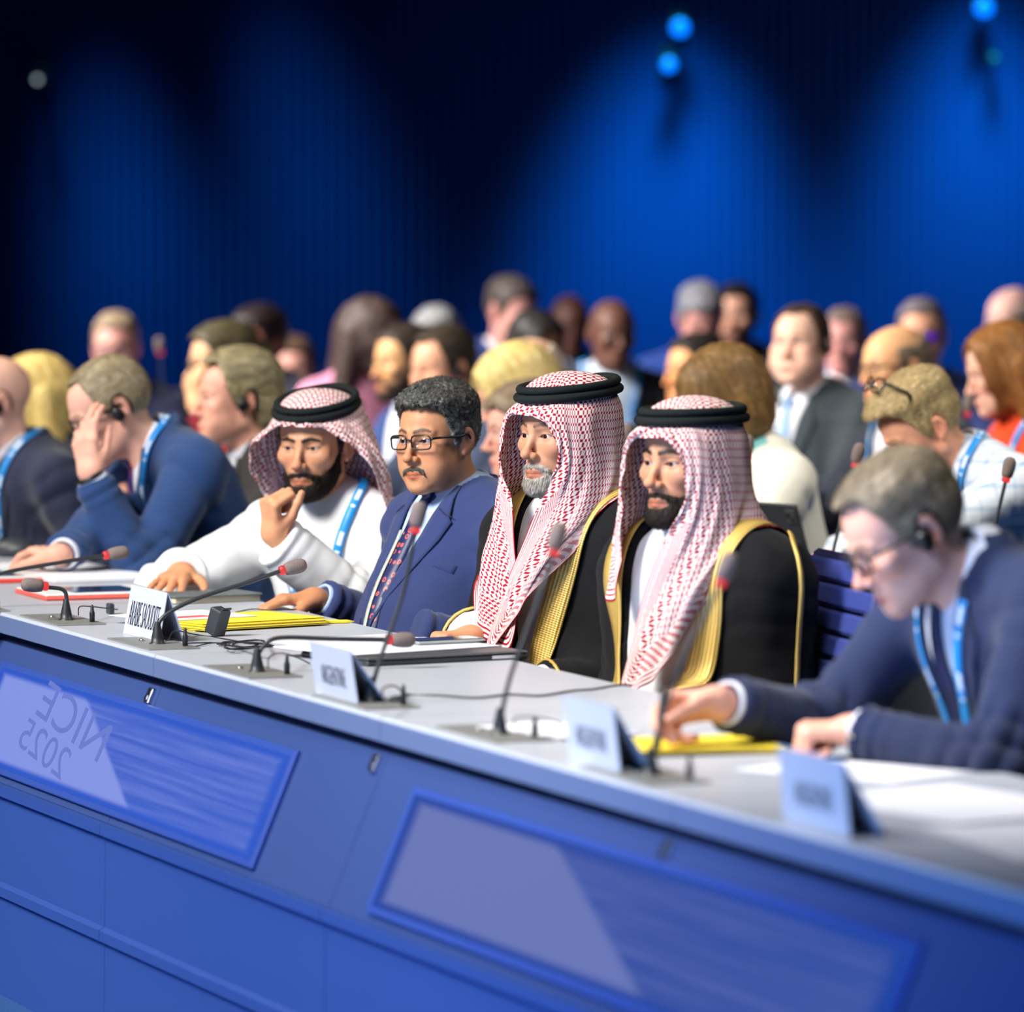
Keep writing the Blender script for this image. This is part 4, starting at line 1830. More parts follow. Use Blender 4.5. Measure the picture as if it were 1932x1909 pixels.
# display screens set in the sloping front
def screen_mat(name, seed, letters):
    m, nt, b = new_mat(name)
    uv = N(nt, 'ShaderNodeUVMap'); uv.uv_map = 'uv'
    sp = N(nt, 'ShaderNodeSeparateXYZ'); nt.links.new(uv.outputs[0], sp.inputs[0])
    u, v = sp.outputs[0], sp.outputs[1]
    # pale page on the left with a slanted edge, blue streaks on the right
    d = math_n(nt, 'SUBTRACT', math_n(nt, 'ADD', u, math_n(nt, 'MULTIPLY', v, .30)), .62)
    page = math_n(nt, 'SMOOTHSTEP', d, .02, -.02) if False else None
    mr = N(nt, 'ShaderNodeMapRange'); mr.interpolation_type = 'SMOOTHSTEP'
    mr.inputs['From Min'].default_value = .012; mr.inputs['From Max'].default_value = -.012
    nt.links.new(d, mr.inputs['Value'])
    mp = N(nt, 'ShaderNodeMapping'); mp.inputs['Rotation'].default_value = (0, 0, .55); mp.inputs['Scale'].default_value = (2, 10, 1)
    mp.inputs['Location'].default_value = (seed, seed, 0)
    nt.links.new(uv.outputs[0], mp.inputs['Vector'])
    ns = N(nt, 'ShaderNodeTexNoise'); ns.inputs['Scale'].default_value = 1.3; ns.inputs['Detail'].default_value = 3
    nt.links.new(mp.outputs[0], ns.inputs['Vector'])
    cr = N(nt, 'ShaderNodeValToRGB')
    cr.color_ramp.elements[0].position = .38; cr.color_ramp.elements[0].color = lin4((62, 98, 204))
    cr.color_ramp.elements[1].position = .72; cr.color_ramp.elements[1].color = lin4((104, 128, 222))
    nt.links.new(ns.outputs['Fac'], cr.inputs[0])
    mx = N(nt, 'ShaderNodeMix', data_type='RGBA')
    nt.links.new(mr.outputs[0], mx.inputs[0])
    nt.links.new(cr.outputs[0], mx.inputs[6])
    mx.inputs[7].default_value = lin4((134, 152, 234))
    # darker blue border glow of the picture itself
    eu = math_n(nt, 'MINIMUM', math_n(nt, 'MULTIPLY', u, 3.0), math_n(nt, 'MULTIPLY', math_n(nt, 'SUBTRACT', 1.0, u), 3.0))
    ev = math_n(nt, 'MINIMUM', v, math_n(nt, 'SUBTRACT', 1.0, v))
    e = math_n(nt, 'MINIMUM', eu, ev)
    mr2 = N(nt, 'ShaderNodeMapRange'); mr2.interpolation_type = 'SMOOTHSTEP'
    mr2.inputs['From Min'].default_value = .03; mr2.inputs['From Max'].default_value = .10
    nt.links.new(e, mr2.inputs['Value'])
    mx2 = N(nt, 'ShaderNodeMix', data_type='RGBA')
    nt.links.new(mr2.outputs[0], mx2.inputs[0])
    mx2.inputs[6].default_value = lin4((40, 88, 205))
    nt.links.new(mx.outputs[2], mx2.inputs[7])
    b.inputs['Base Color'].default_value = (.01, .01, .015, 1)
    b.inputs['Roughness'].default_value = .25
    nt.links.new(mx2.outputs[2], b.inputs['Emission Color'])
    b.inputs['Emission Strength'].default_value = letters
    return m


def text_obj(name, body, size, mat, parent, M, ext=.0003, sx=1.0, mirror=False, fit=None):
    cu = bpy.data.curves.new(name, 'FONT')
    cu.body = body; cu.size = size; cu.extrude = ext; cu.align_x = 'CENTER'; cu.align_y = 'CENTER'
    if fit: cu.offset = -.02 * size
    o = bpy.data.objects.new(name, cu); COL.objects.link(o)
    dg = bpy.context.evaluated_depsgraph_get()
    me = bpy.data.meshes.new_from_object(o.evaluated_get(dg))
    bpy.data.objects.remove(o)
    co = np.empty(len(me.vertices) * 3, np.float32); me.vertices.foreach_get('co', co)
    co = co.reshape(-1, 3); co[:, 0] *= sx * (-1 if mirror else 1)
    if fit:
        w0 = co[:, 0].max() - co[:, 0].min(); h0 = co[:, 1].max() - co[:, 1].min()
        co[:, 0] *= fit[0] / w0; co[:, 1] *= fit[1] / h0
    me.vertices.foreach_set('co', co.ravel()); me.update()
    me.materials.clear(); me.materials.append(mat)
    o = bpy.data.objects.new(name, me); COL.objects.link(o)
    o.parent = parent
    o.matrix_local = M
    return o


M_scrtext = emit_mat('screen_lettering', (116, 134, 224), .82)
SL = math.atan2(.108, .257)
for k, (a, b, lab) in enumerate(((-3.55, -2.44, 'lit display in the desk front under the far left red tablet'),
                                 (-2.16, -.24, 'lit display in the desk front below the white name card, pale page with lettering'),
                                 (.42, 2.4, 'lit display in the desk front below the third name card'))):
    t = thing('display', lab, 'display'); frame(t)
    M = Matrix.Translation((0, -.1105, .5465)) @ Matrix.Rotation(-SL, 4, 'X')
    mb = MB(); mb.box((a - .02, -.0105, -.112), (b + .02, -.0012, .112), .002, M); mb.build('bezel', plain('bezel', (50, 76, 150), rough=.35), t)
    P = [M @ Vector(p) for p in ((a, -.0109, -.099), (b, -.0109, -.099), (b, -.0109, .099), (a, -.0109, .099))]
    me = mesh_from('screen', [tuple(p) for p in P], [[0, 1, 2, 3]], False); set_uv(me, [(0, 0), (1, 0), (1, 1), (0, 1)])
    link('screen', me, screen_mat('screen_picture', k * 3.1, (.7, .92, .55)[k]), t)
    if k == 1:
        for body, x, z, sz in (('NICE', a + .62, .034, .11), ('2025', a + .50, -.035, .09)):
            Mt = M @ Matrix.Translation((x, -.0114, z)) @ Matrix.Rotation(math.pi / 2, 4, 'X') @ Matrix.Rotation(-.10, 4, 'Z')
            text_obj('lettering', body, sz, M_scrtext, t, Mt, .0002, 2.2, True)


# ---------------------------------------------------------------- microphones
M_foam = plain('mic_foam', (126, 112, 106), rough=.95, spec=.1, noise=.2, nscale=600, bump=.6, bscale=900)
M_red = emit_mat('red_ring', (240, 60, 60), .9)
M_neck = cmat('plastic', (46, 48, 50), rough=.4)
M_plate = plain('brushed_plate', (128, 130, 128), rough=.45, metal=.15, noise=.05, nscale=200)


def microphone(base, pts, label, plate=True, ring=True, hl=.044, hr=.0145, group=None, sc=1.0, jack=True):
    """base: world point on a desk; pts: world points of the neck, last = end of the foam"""
    base = np.asarray(base, float)
    t = thing('microphone', label, 'microphone', tuple(base), DESK_YAW, group)
    Ri = rotz_(-DESK_YAW)
    P = [(Ri @ (np.asarray(p) - base)) for p in pts]
    tip = P[-1]; d = norm(P[-1] - P[-2])
    foam0 = tip - d * hl
    neck = spline([np.array([0, 0, .004])] + P[:-1] + [foam0 - d * .01], 8)
    mb = MB(); mb.tube(neck, .0042 * sc, 8); mb.build('gooseneck', M_neck, t, smooth=True)
    mb = MB(); mb.lathe([(.0165, .0), (.0165, .004), (.0125, .006), (.0115, .016), (.0075, .034), (.0055, .044), (.005, .046)], 14); mb.build('base', cmat('plastic', (36, 38, 40), rough=.45), t, smooth=True)
    q = Vector(d).to_track_quat('Z', 'Y').to_matrix().to_4x4()
    M = Matrix.Translation(Vector(foam0)) @ q
    mb = MB(); mb.lathe([(.004, -.004), (hr * .8, 0), (hr * .93, .008), (hr, .018), (hr, .028), (hr * .9, .036), (hr * .62, .042), (.002, .0445)], 18, M=M); mb.build('foam_windscreen', M_foam, t, smooth=True)
    if ring:
        mb = MB(); mb.lathe([(.0075, -.013), (.0090, -.012), (.0095, -.005), (.0088, -.002), (.005, -.001)], 16, M=M); mb.build('light_ring', M_red, t, smooth=True)
    if plate:
        mb = MB(); mb.box((-.17, -.052, -.0005), (.115, .052, .003), .001)
        mb.mi = 0
        pl = mb.build('mounting_plate', M_plate, t)
        for x, y in ((-.06, .02), (-.045, .02), (-.03, .02), (-.07, -.01)):
            mb = MB(); mb.lathe([(.006, .003), (.006, .006), (.004, .0075)], 10, M=Matrix.Translation((x, y, 0))); mb.build('button', cmat('metal', (190, 190, 186)), pl, smooth=True)
    if jack:
        mb = MB(); mb.lathe([(.0055, .003), (.0055, .022), (.004, .025), (.0032, .034), (.002, .038)], 10, M=Matrix.Translation((.07, .035, 0))); mb.build('jack_plug', cmat('plastic', (30, 32, 34)), t, smooth=True)
    return t


def mic_at(bpx, neck, label, s_off=0.0, **kw):
    base = on_z(bpx[0], bpx[1], .75)
    pts = [ray_plane(x, y, base, DS) for x, y in neck]
    return microphone(base, pts, label, **kw)


mic_at((-52, 1148), [(-30, 1100), (10, 1080), (120, 1060), (208, 1046), (243, 1040)], 'gooseneck microphone bent low in front of the red tablet at the far left')
mic_at((125, 1172), [(126, 1130), (118, 1112), (90, 1108), (64, 1104), (40, 1102)], 'short gooseneck microphone bent away from the white name card')
mic_at((297, 1217), [(297, 1190), (310, 1162), (370, 1130), (470, 1098), (535, 1075), (578, 1064)], 'gooseneck microphone arching up beside the name card reading ARABIE SAOUDITE')
mic_at((485, 1270), [(486, 1240), (500, 1216), (530, 1203), (620, 1205), (740, 1207), (783, 1207)], 'gooseneck microphone bent flat over the desk before the man in navy suit')
mic_at((700, 1327), [(704, 1290), (722, 1230), (760, 1120), (782, 1010), (793, 946)], 'upright gooseneck microphone before the seated man with glasses')
mic_at((943, 1388), [(948, 1340), (965, 1270), (1005, 1160), (1040, 1060), (1057, 985)], 'upright gooseneck microphone before the man with the grey goatee')
mic_at((1228, 1466), [(1232, 1420), (1250, 1350), (1290, 1240), (1345, 1130), (1384, 1042)], 'gooseneck microphone reaching up before the nearer man in black cloak')

# ---------------------------------------------------------------- name cards
M_card = plain('card', (184, 190, 204), rough=.6)
M_ink = plain('ink', (20, 20, 26), rough=.7)


def name_card(s0, s1, tt, h, lean, text, label, size, sx, tw=0.0):
    t = thing('name_card', label, 'sign', tuple(dk((s0 + s1) / 2, tt)), DESK_YAW + tw)
    w = s1 - s0
    # folded card: two leaves meeting at the top
    for sg, nm in ((-1, 'front_leaf'), (1, 'back_leaf')):
        mb = MB()
        y0 = 0.0 if sg < 0 else .055
        top = lean
        a = (y0, 0.0005); b_ = (top, h)
        th = .0015
        V = []
        for x in (-w / 2, w / 2):
            V += [(x, a[0], a[1]), (x, a[0] + th, a[1]), (x, b_[0] + th, b_[1]), (x, b_[0], b_[1])]
        mb.add(V, [[0, 1, 2, 3], [7, 6, 5, 4], [0, 4, 5, 1], [1, 5, 6, 2], [2, 6, 7, 3], [3, 7, 4, 0]])
        mb.build(nm, M_card, t)
    ang = math.atan2(lean, h)
    M = Matrix.Translation((0, lean * .42 - .0008, h * .42)) @ Matrix.Rotation(math.pi / 2 - ang, 4, 'X')
    text_obj('lettering', text, .05, M_ink, t, M, .0003, 1.0, False, (size, sx))
    return t


name_card(-1.62, -1.375, .02, .098, .018, 'ARABIE SAOUDITE', 'white folded name card reading ARABIE SAOUDITE', .20, .050)
name_card(-.235, -.01, -.035, .094, -.014, 'ARGENTINE', 'white name card reading ARGENTINE before the closed laptop', .130, .034)
name_card(.985, 1.2, -.025, .104, -.012, 'ARGENTINE', 'white name card reading ARGENTINE beside the yellow folders', .130, .034)
name_card(1.86, 2.09, -.035, .108, -.010, 'ARGENTINE', 'blurred name card standing before the man writing', .130, .034)


# ---------------------------------------------------------------- things on the desk
def on_desk(name, label, cat, s, t_, z=.75, tw=0.0, group=None):
    return thing(name, label, cat, tuple(dk(s, t_, z)), DESK_YAW + tw, group)


def slab(t, name, lo, hi, bev, mat):
    mb = MB(); mb.box(lo, hi, bev)
    return mb.build(name, mat, t)


M_coral = plain('coral_case', (226, 92, 78), rough=.5)
M_white_pl = plain('white_plastic', (222, 226, 226), rough=.4)
M_screen_off = plain('dark_glass', (18, 24, 40), rough=.08, spec=.6)
M_paper = plain('paper', (226, 228, 236), rough=.8)
M_yellow = plain('yellow_card', (238, 216, 60), rough=.6)
M_grey_dark = plain('dark_grey_plastic', (52, 56, 62), rough=.45)
M_cable = cmat('plastic', (28, 29, 32), rough=.5)


def tablet(label, s, t_, tw, w, d, case, z=.75):
    t = on_desk('tablet', label, 'tablet', s, t_, z, tw)
    slab(t, 'case', (-w / 2, -d / 2, .0), (w / 2, d / 2, .009), .004, case)
    slab(t, 'keyboard_cover', (-w / 2 + .004, -d / 2 + .004, .009), (w / 2 - .004, d / 2 - .004, .014), .002, M_white_pl)
    slab(t, 'screen', (-w * .30, -d * .22, .014), (w * .36, d * .34, .0152), .0005, M_screen_off)
    return t


tablet('pale tablet in a coral red case beside the white sleeved hand', -2.62, .24, .0, .25, .27, M_coral)
tablet('red cased tablet at the far left edge of the desk', -3.16, .14, .05, .26, .22, plain('red_case', (232, 66, 56), rough=.45))
# paper pad under the mouse
t = on_desk('paper_sheet', 'pale sheet of paper under the computer mouse', 'paper', -3.35, .40, .7502, .1)
slab(t, 'sheet', (-.3, -.15, 0), (.3, .12, .003), 0, M_paper)
# notebook under the hand
t = on_desk('notebook', 'grey cased phone and notebook under the white sleeved hand', 'notebook', -2.38, .43, .75, .15)
slab(t, 'pages', (-.06, -.10, .002), (.06, .10, .013), 0, plain('pages', (204, 196, 172), rough=.8))
slab(t, 'cover', (-.065, -.105, .013), (.065, .105, .018), .002, plain('grey_cover', (98, 104, 104), rough=.5))
slab(t, 'back_cover', (-.065, -.105, .0), (.065, .105, .002), .0008, plain('grey_cover2', (98, 104, 104), rough=.5))


def folders(s, t_, n, label, tw, w, d, grp):
    rng = random.Random(int(s * 100))
    z = .75
    for k in range(n):
        th = rng.choice([.0035, .0045, .003])
        t = on_desk('folder', label[k], 'folder', s + rng.uniform(-.03, .03), t_ + rng.uniform(-.012, .012), z, tw + rng.uniform(-.08, .08))
        slab(t, 'back_cover', (-w / 2, -d / 2, 0), (w / 2, d / 2, .0009), 0, M_yellow)
        slab(t, 'sheets', (-w / 2 + .006, -d / 2 + .004, .0009), (w / 2 - .004, d / 2 - .006, th - .0009), 0, M_paper)
        slab(t, 'front_cover', (-w / 2, -d / 2, th - .0009), (w / 2, d / 2, th), 0, M_yellow)
        z += th + .0002
    return z


z1 = folders(-1.74, .30, 4, ['yellow folder at the bottom of the pile beside the black headset pod', 'yellow folder second from the bottom beside the headset pod',
                             'yellow folder third from the bottom beside the headset pod', 'yellow folder on top of the pile beside the headset pod'], .25, .21, .30, '')
t = on_desk('paper_sheet', 'white sheet with a red heading on the yellow folders', 'paper', -1.82, .22, z1 + .0003, .3)
slab(t, 'sheet', (-.10, -.13, 0), (.10, .10, .0012), 0, M_paper)
slab(t, 'red_heading', (.02, -.12, .0012), (.06, .02, .0015), 0, plain('red_print', (216, 96, 100), rough=.7))
z2 = folders(.86, .21, 3, ['yellow folder at the bottom by the third name card', 'yellow folder in the middle of the pile by the third name card', 'yellow folder on top of the pile by the third name card'], -.15, .22, .30, '')
# loose pencils
t = on_desk('pencil', 'yellow pencil lying behind the folders near the navy suit', 'pencil', -1.70, .44, .754)
mb = MB(); mb.tube([(-.02, -.07, 0), (.0, .08, 0)], .0038, 6); mb.tube([(.0, .08, 0), (.0022, .094, 0)], [.0036, .0006], 6); mb.build('shaft', M_yellow, t)

# headset pod
p = on_z(405, 1200, .75)
t = thing('receiver', 'black interpretation receiver standing among the yellow folders', 'receiver', tuple(p), DESK_YAW + .5)
M = Matrix.Rotation(.35, 4, 'Y')
mb = MB(); mb.box((-.018, -.016, .004), (.014, .016, .058), .003, M); mb.build('pod', M_grey_dark, t)
mb = MB(); mb.box((.012, -.004, .012), (.05, .022, .016), .001, Matrix.Rotation(-.5, 4, 'Y') @ Matrix.Translation((0, 0, .022))); mb.build('belt_clip', M_grey_dark, t)
mb = MB(); mb.box((-.0185, -.012, .03), (-.0178, .012, .052), 0, M); mb.build('window', M_screen_off, t)


def cable(label, pts, r=.0016, name='cable'):
    P = spline(pts, 8)
    c = P[0].copy()
    mb = MB(); mb.tube(P - c, r, 6)
    o = mb.build(name, M_cable, None, smooth=True)
    o.location = tuple(c)
    return tag(o, label, 'cable')


def cz(px, py, z=.7522):
    return on_z(px, py, z)


rng = random.Random(5)
# tangled headset cable
pts = [cz(318, 1207, .775), cz(330, 1190, .785), cz(370, 1197), cz(440, 1208), cz(470, 1214)]
for k in range(26):
    a = k * 1.9
    r = (42 + 20 * math.sin(k * 1.3))
    pts.append(cz(462 + r * math.cos(a), 1216 + r * .16 * math.sin(a) , .7525 + (.02 if k % 5 == 2 else 0) + .0008 * (k % 4)))
pts += [cz(355, 1222), cz(350, 1214), cz(400, 1212)]
cable('tangled black headset cable on the desk beside the receiver', pts, .0013)
cable('black cable from the jack plug to the second name card', [cz(506, 1262, .775), cz(508, 1240, .79), cz(530, 1232, .785), cz(560, 1240, .765), cz(585, 1252)], .0014)
cable('thin cable from the jack plug with a clip by the first name card', [cz(148, 1160, .775), cz(150, 1145, .787), cz(170, 1144, .778), cz(205, 1148, .765), cz(222, 1150, .757)], .0014)
t = thing('cable_clip', 'small black cable clip beside the first name card', 'clip', tuple(cz(208, 1158, .7505)), DESK_YAW)
mb = MB(); mb.box((-.012, -.006, 0), (.012, .006, .022), .002); mb.build('clip', M_grey_dark, t)
cable('long dark earphone cable along the desk before the black cloaks', [cz(724, 1326, .775), cz(722, 1300, .79), cz(745, 1294, .78), cz(770, 1310), cz(830, 1312), cz(900, 1316), cz(960, 1310), cz(1020, 1312), cz(1080, 1303), cz(1120, 1300), cz(1160, 1293), cz(1190, 1292)], .0018)
t = thing('earpiece', 'small black earpiece lying by the upright microphone', 'earpiece', tuple(cz(748, 1326, .7505)), DESK_YAW)
mb = MB(); mb.lathe([(.003, 0), (.010, .002), (.012, .006), (.010, .011), (.004, .013)], 12); mb.tube(spline([(.01, 0, .006), (.024, .004, .014), (.034, .0, .006), (.028, -.006, .004)], 5), .002, 6); mb.build('pod', M_grey_dark, t, smooth=True)
cable('cable from the jack plug to the third name card', [cz(970, 1372, .775), cz(972, 1355, .79), cz(1000, 1352, .785), cz(1040, 1358, .77), cz(1062, 1366)], .0014)
cable('thin earphone cable across the far edge of the desk', [cz(445, 1155), cz(475, 1149), cz(510, 1151), cz(545, 1150), cz(580, 1148)], .0012)

# closed laptop, papers, phone before the man in the black cloak
t = on_desk('laptop', 'closed dark grey laptop under papers before the goateed man', 'laptop', -.88, .38, .75, .18)
slab(t, 'base', (-.13, -.18, .0), (.13, .17, .010), .003, M_grey_dark)
slab(t, 'lid', (-.13, -.18, .0105), (.13, .17, .016), .003, plain('laptop_lid', (70, 74, 78), rough=.4))
slab(t, 'sticker', (.1302, .09, .003), (.1306, .14, .009), 0, M_paper)
t = on_desk('paper_sheet', 'white papers spread on the closed laptop', 'paper', -.94, .37, .7665, .3)
slab(t, 'sheet', (-.14, -.20, 0), (.11, .16, .0015), 0, M_paper)
t = on_desk('phone', 'dark phone in a pale case lying on the papers', 'phone', -.98, .47, .7684, .16)
slab(t, 'case', (-.036, -.075, 0), (.036, .075, .007), .003, plain('pale_case', (150, 156, 158), rough=.5))
slab(t, 'screen', (-.033, -.072, .007), (.033, .072, .0085), .001, M_screen_off)
t = on_desk('paper_sheet', 'white sheet behind the flat microphone on the desk', 'paper', -1.28, .40, .7503, .25)
slab(t, 'sheet', (-.105, -.16, 0), (.105, .14, .001), 0, M_paper)
# papers before the writing man
for k, (s, tt, tw, w, d, lab) in enumerate(((1.28, .33, .5, .30, .21, 'white papers under the fist of the writing man'), (1.75, .28, .2, .42, .30, 'large white papers before the writing man'),
                                            (2.25, .25, -.1, .42, .34, 'white papers at the near right end of the desk'), (.55, .12, .25, .24, .16, 'white sheet beside the third microphone plate'))):
    t = on_desk('paper_sheet', lab, 'paper', s, tt, .7504 + .0012 * k, tw)
    slab(t, 'sheet', (-w / 2, -d / 2, 0), (w / 2, d / 2, .001), 0, M_paper)
t = on_desk('receiver', 'black receiver leaning against the third name card', 'receiver', .99, .035, .75, .1)
mb = MB(); mb.box((-.012, -.02, 0), (.012, .02, .062), .004, Matrix.Rotation(.12, 4, 'Y')); mb.build('pod', M_grey_dark, t)
mb = MB(); mb.box((-.0135, -.012, .03), (-.012, .012, .052), 0, Matrix.Rotation(.12, 4, 'Y')); mb.build('window', M_screen_off, t)
t = on_desk('pen', 'dark pen lying beside the last name card', 'pen', 1.55, .16, .7565, .35)
mb = MB(); mb.tube([(-.07, 0, 0), (.05, 0, 0), (.068, 0, 0)], [.0045, .0045, .001], 8); mb.build('barrel', M_grey_dark, t, smooth=True)
mb = MB(); mb.tube([(-.07, .005, .004), (-.03, .005, .004)], .0012, 6); mb.build('pocket_clip', cmat('metal', (180, 180, 185)), t)
# computer mouse under the hand
p = on_z(28, 1048, .753)
t = thing('mouse', 'dark grey computer mouse under the hand at the far left', 'mouse', tuple(p), DESK_YAW + .9)
S2 = SDF().add(ell((0, 0, .012), (.055, .034, .030))).cut(lambda P: (-P[:, 2]).astype(f32), .004)
Vm, Fm = mesh_sdf(S2, (-.07, -.05, -.01), (.07, .05, .06), .004)
add_mesh('shell', (Vm, Fm), M_grey_dark, t)
mb = MB(); mb.lathe([(.006, -.003), (.007, 0), (.006, .003)], 12, M=Matrix.Translation((-.034, 0, .036)) @ Matrix.Rotation(math.pi / 2, 4, 'X')); mb.build('wheel', M_cable, t, smooth=True)

# ---------------------------------------------------------------- the empty chair
def chair(s, t_, label, yaw=0.0, mat=(50, 62, 128), slat=True, group=None, zt=.95, tone=(40, 46, 92)):
    t = thing('chair', label, 'chair', tuple(dk(s, t_, 0)), DESK_YAW + yaw, group)
    m1 = plain('chair_blue', mat, rough=.6, spec=.3)
    m2 = plain('chair_dark', tone, rough=.5)
    mb = MB(); mb.box((-.24, -.25, .40), (.24, .22, .47), .03); auto_smooth(mb.build('seat', m1, t))
    n = 10
    z = .50
    hh = (zt - z) / n
    lean = .11
    for k in range(n):
        z0 = z + k * hh
        y = .24 + lean * (z0 - .5) / .5
        M = Matrix.Translation((0, y, z0 + hh / 2)) @ Matrix.Rotation(-.20, 4, 'X')
        mb = MB(); mb.box((-.24 - .0 * k, -.018, -hh / 2 + .003), (.24, .018, hh / 2 - .002), .006, M); mb.build('back_slat', m1, t)
    mb = MB()
    M = Matrix.Translation((0, .24 + lean * (z + (zt - z) / 2 - .5) / .5 + .022, z + (zt - z) / 2)) @ Matrix.Rotation(-.20, 4, 'X')
    mb.box((-.245, -.012, -(zt - z) / 2 - .01), (.245, .012, (zt - z) / 2 + .012), .008, M); mb.build('back_shell', m2, t)
    mb = MB(); mb.tube([(0, 0, .06), (0, 0, .41)], .03, 12); mb.build('column', M_metal_dark, t, smooth=True)
    for k in range(5):
        a = k * 2 * math.pi / 5 + .3
        mb = MB(); mb.tube([(0, 0, .075), (.28 * math.cos(a), .28 * math.sin(a), .05)], [.022, .014], 8); mb.tube([(.27 * math.cos(a), .27 * math.sin(a), .05), (.27 * math.cos(a), .27 * math.sin(a), .002)], .022, 8); mb.build('leg', M_metal_dark, t, smooth=True)
    for sd in (-1, 1):
        mb = MB(); mb.tube([(sd * .26, .10, .43), (sd * .28, .05, .64)], .015, 8); mb.box((sd * .28 - .03, -.12, .635), (sd * .28 + .03, .13, .66), .01); mb.build('armrest', M_metal_dark, t)
    return t


chair(-.42, .72, 'blue chair with slatted back behind the bearded man in black cloak', yaw=-.10)


# ---------------------------------------------------------------- headscarves, cloaks
def scarf_mat(name, red=(158, 14, 34), white=(228, 216, 214), cell=.0160):
    m, nt, b = new_mat(name)
    uv = N(nt, 'ShaderNodeUVMap'); uv.uv_map = 'uv'
    sp = N(nt, 'ShaderNodeSeparateXYZ'); nt.links.new(uv.outputs[0], sp.inputs[0])
    u = math_n(nt, 'DIVIDE', sp.outputs[0], cell); v = math_n(nt, 'DIVIDE', sp.outputs[1], cell)
    def dash(du, dv, hx, hy):
        a = math_n(nt, 'ABSOLUTE', math_n(nt, 'SUBTRACT', math_n(nt, 'FRACT', math_n(nt, 'ADD', u, du)), .5))
        c = math_n(nt, 'ABSOLUTE', math_n(nt, 'SUBTRACT', math_n(nt, 'FRACT', math_n(nt, 'ADD', v, dv)), .5))
        q = math_n(nt, 'MAXIMUM', math_n(nt, 'DIVIDE', a, hx), math_n(nt, 'DIVIDE', c, hy))
        mr = N(nt, 'ShaderNodeMapRange'); mr.interpolation_type = 'SMOOTHSTEP'
        mr.inputs['From Min'].default_value = 1.12; mr.inputs['From Max'].default_value = .88
        nt.links.new(q, mr.inputs['Value'])
        return mr.outputs[0]
    f = math_n(nt, 'MAXIMUM', dash(0, 0, .30, .18), dash(.5, .5, .18, .30))
    # hem: white edge, stripes and a zigzag band
    hm = N(nt, 'ShaderNodeVertexColor'); hm.layer_name = 'col'
    hs = N(nt, 'ShaderNodeSeparateColor'); nt.links.new(hm.outputs[0], hs.inputs[0])
    dist = hs.outputs[0]                       # metres from the hem
    zz = math_n(nt, 'FRACT', math_n(nt, 'ADD', math_n(nt, 'DIVIDE', dist, .0085), math_n(nt, 'ABSOLUTE', math_n(nt, 'SUBTRACT', math_n(nt, 'FRACT', math_n(nt, 'DIVIDE', sp.outputs[0], .013)), .5))))
    zig = math_n(nt, 'LESS_THAN', zz, .5)
    st = math_n(nt, 'LESS_THAN', math_n(nt, 'FRACT', math_n(nt, 'DIVIDE', dist, .011)), .45)
    inz = math_n(nt, 'LESS_THAN', dist, .10)
    ins = math_n(nt, 'LESS_THAN', dist, .033)
    hem = math_n(nt, 'ADD', math_n(nt, 'MULTIPLY', zig, math_n(nt, 'SUBTRACT', 1.0, ins)), math_n(nt, 'MULTIPLY', st, ins))
    f = math_n(nt, 'ADD', math_n(nt, 'MULTIPLY', f, math_n(nt, 'SUBTRACT', 1.0, inz)), math_n(nt, 'MULTIPLY', hem, inz))
    mx = N(nt, 'ShaderNodeMix', data_type='RGBA')
    nt.links.new(f, mx.inputs[0])
    mx.inputs[6].default_value = lin4(white); mx.inputs[7].default_value = lin4(red)
    nt.links.new(mx.outputs[2], b.inputs['Base Color'])
    b.inputs['Roughness'].default_value = .85
    b.inputs['Specular IOR Level'].default_value = .2
    bp = N(nt, 'ShaderNodeBump'); bp.inputs['Strength'].default_value = .35; bp.inputs['Distance'].default_value = .001
    nt.links.new(f, bp.inputs['Height']); nt.links.new(bp.outputs[0], b.inputs['Normal'])
    return m


MAT['scarf'] = scarf_mat('red_checked_cotton')
MAT['cord'] = plain('black_cord', (22, 28, 28), rough=.8, spec=.2, noise=.3, nscale=500, bump=.6, bscale=700)

HANG_TOP = [(0, [(0, -.119, .056)]), (14, [(-.030, -.121, .062), (-.042, -.115, .050)]), (27, [(-.058, -.110, .058), (-.072, -.104, .034), (-.078, -.102, .010)])]
# far side: falls straight down the breast
HANG_FAR = HANG_TOP + [
    (38, [(-.078, -.094, .054), (-.096, -.092, -.015), (-.092, -.100, -.070)]),
    (48, [(-.090, -.076, .05), (-.110, -.080, -.05), (-.106, -.098, -.13), (-.080, -.115, -.19)]),
    (60, [(-.099, -.053, .045), (-.119, -.062, -.06), (-.122, -.095, -.17), (-.085, -.145, -.30), (-.05, -.17, -.42)]),
    (76, [(-.105, -.03, .04), (-.126, -.04, -.06), (-.140, -.07, -.16), (-.125, -.13, -.28), (-.095, -.165, -.42)]),
    (96, [(-.104, 0, .04), (-.124, 0, -.06), (-.150, -.02, -.15), (-.150, -.08, -.22), (-.135, -.13, -.32)]),
    (122, [(-.095, .06, .04), (-.116, .05, -.07), (-.150, .05, -.15), (-.165, .03, -.20)]),
    (150, [(-.06, .105, .04), (-.075, .11, -.07), (-.10, .12, -.15), (-.13, .13, -.23)]),
    (180, [(0, .125, .04), (0, .135, -.08), (0, .15, -.18), (0, .165, -.28)]),
]
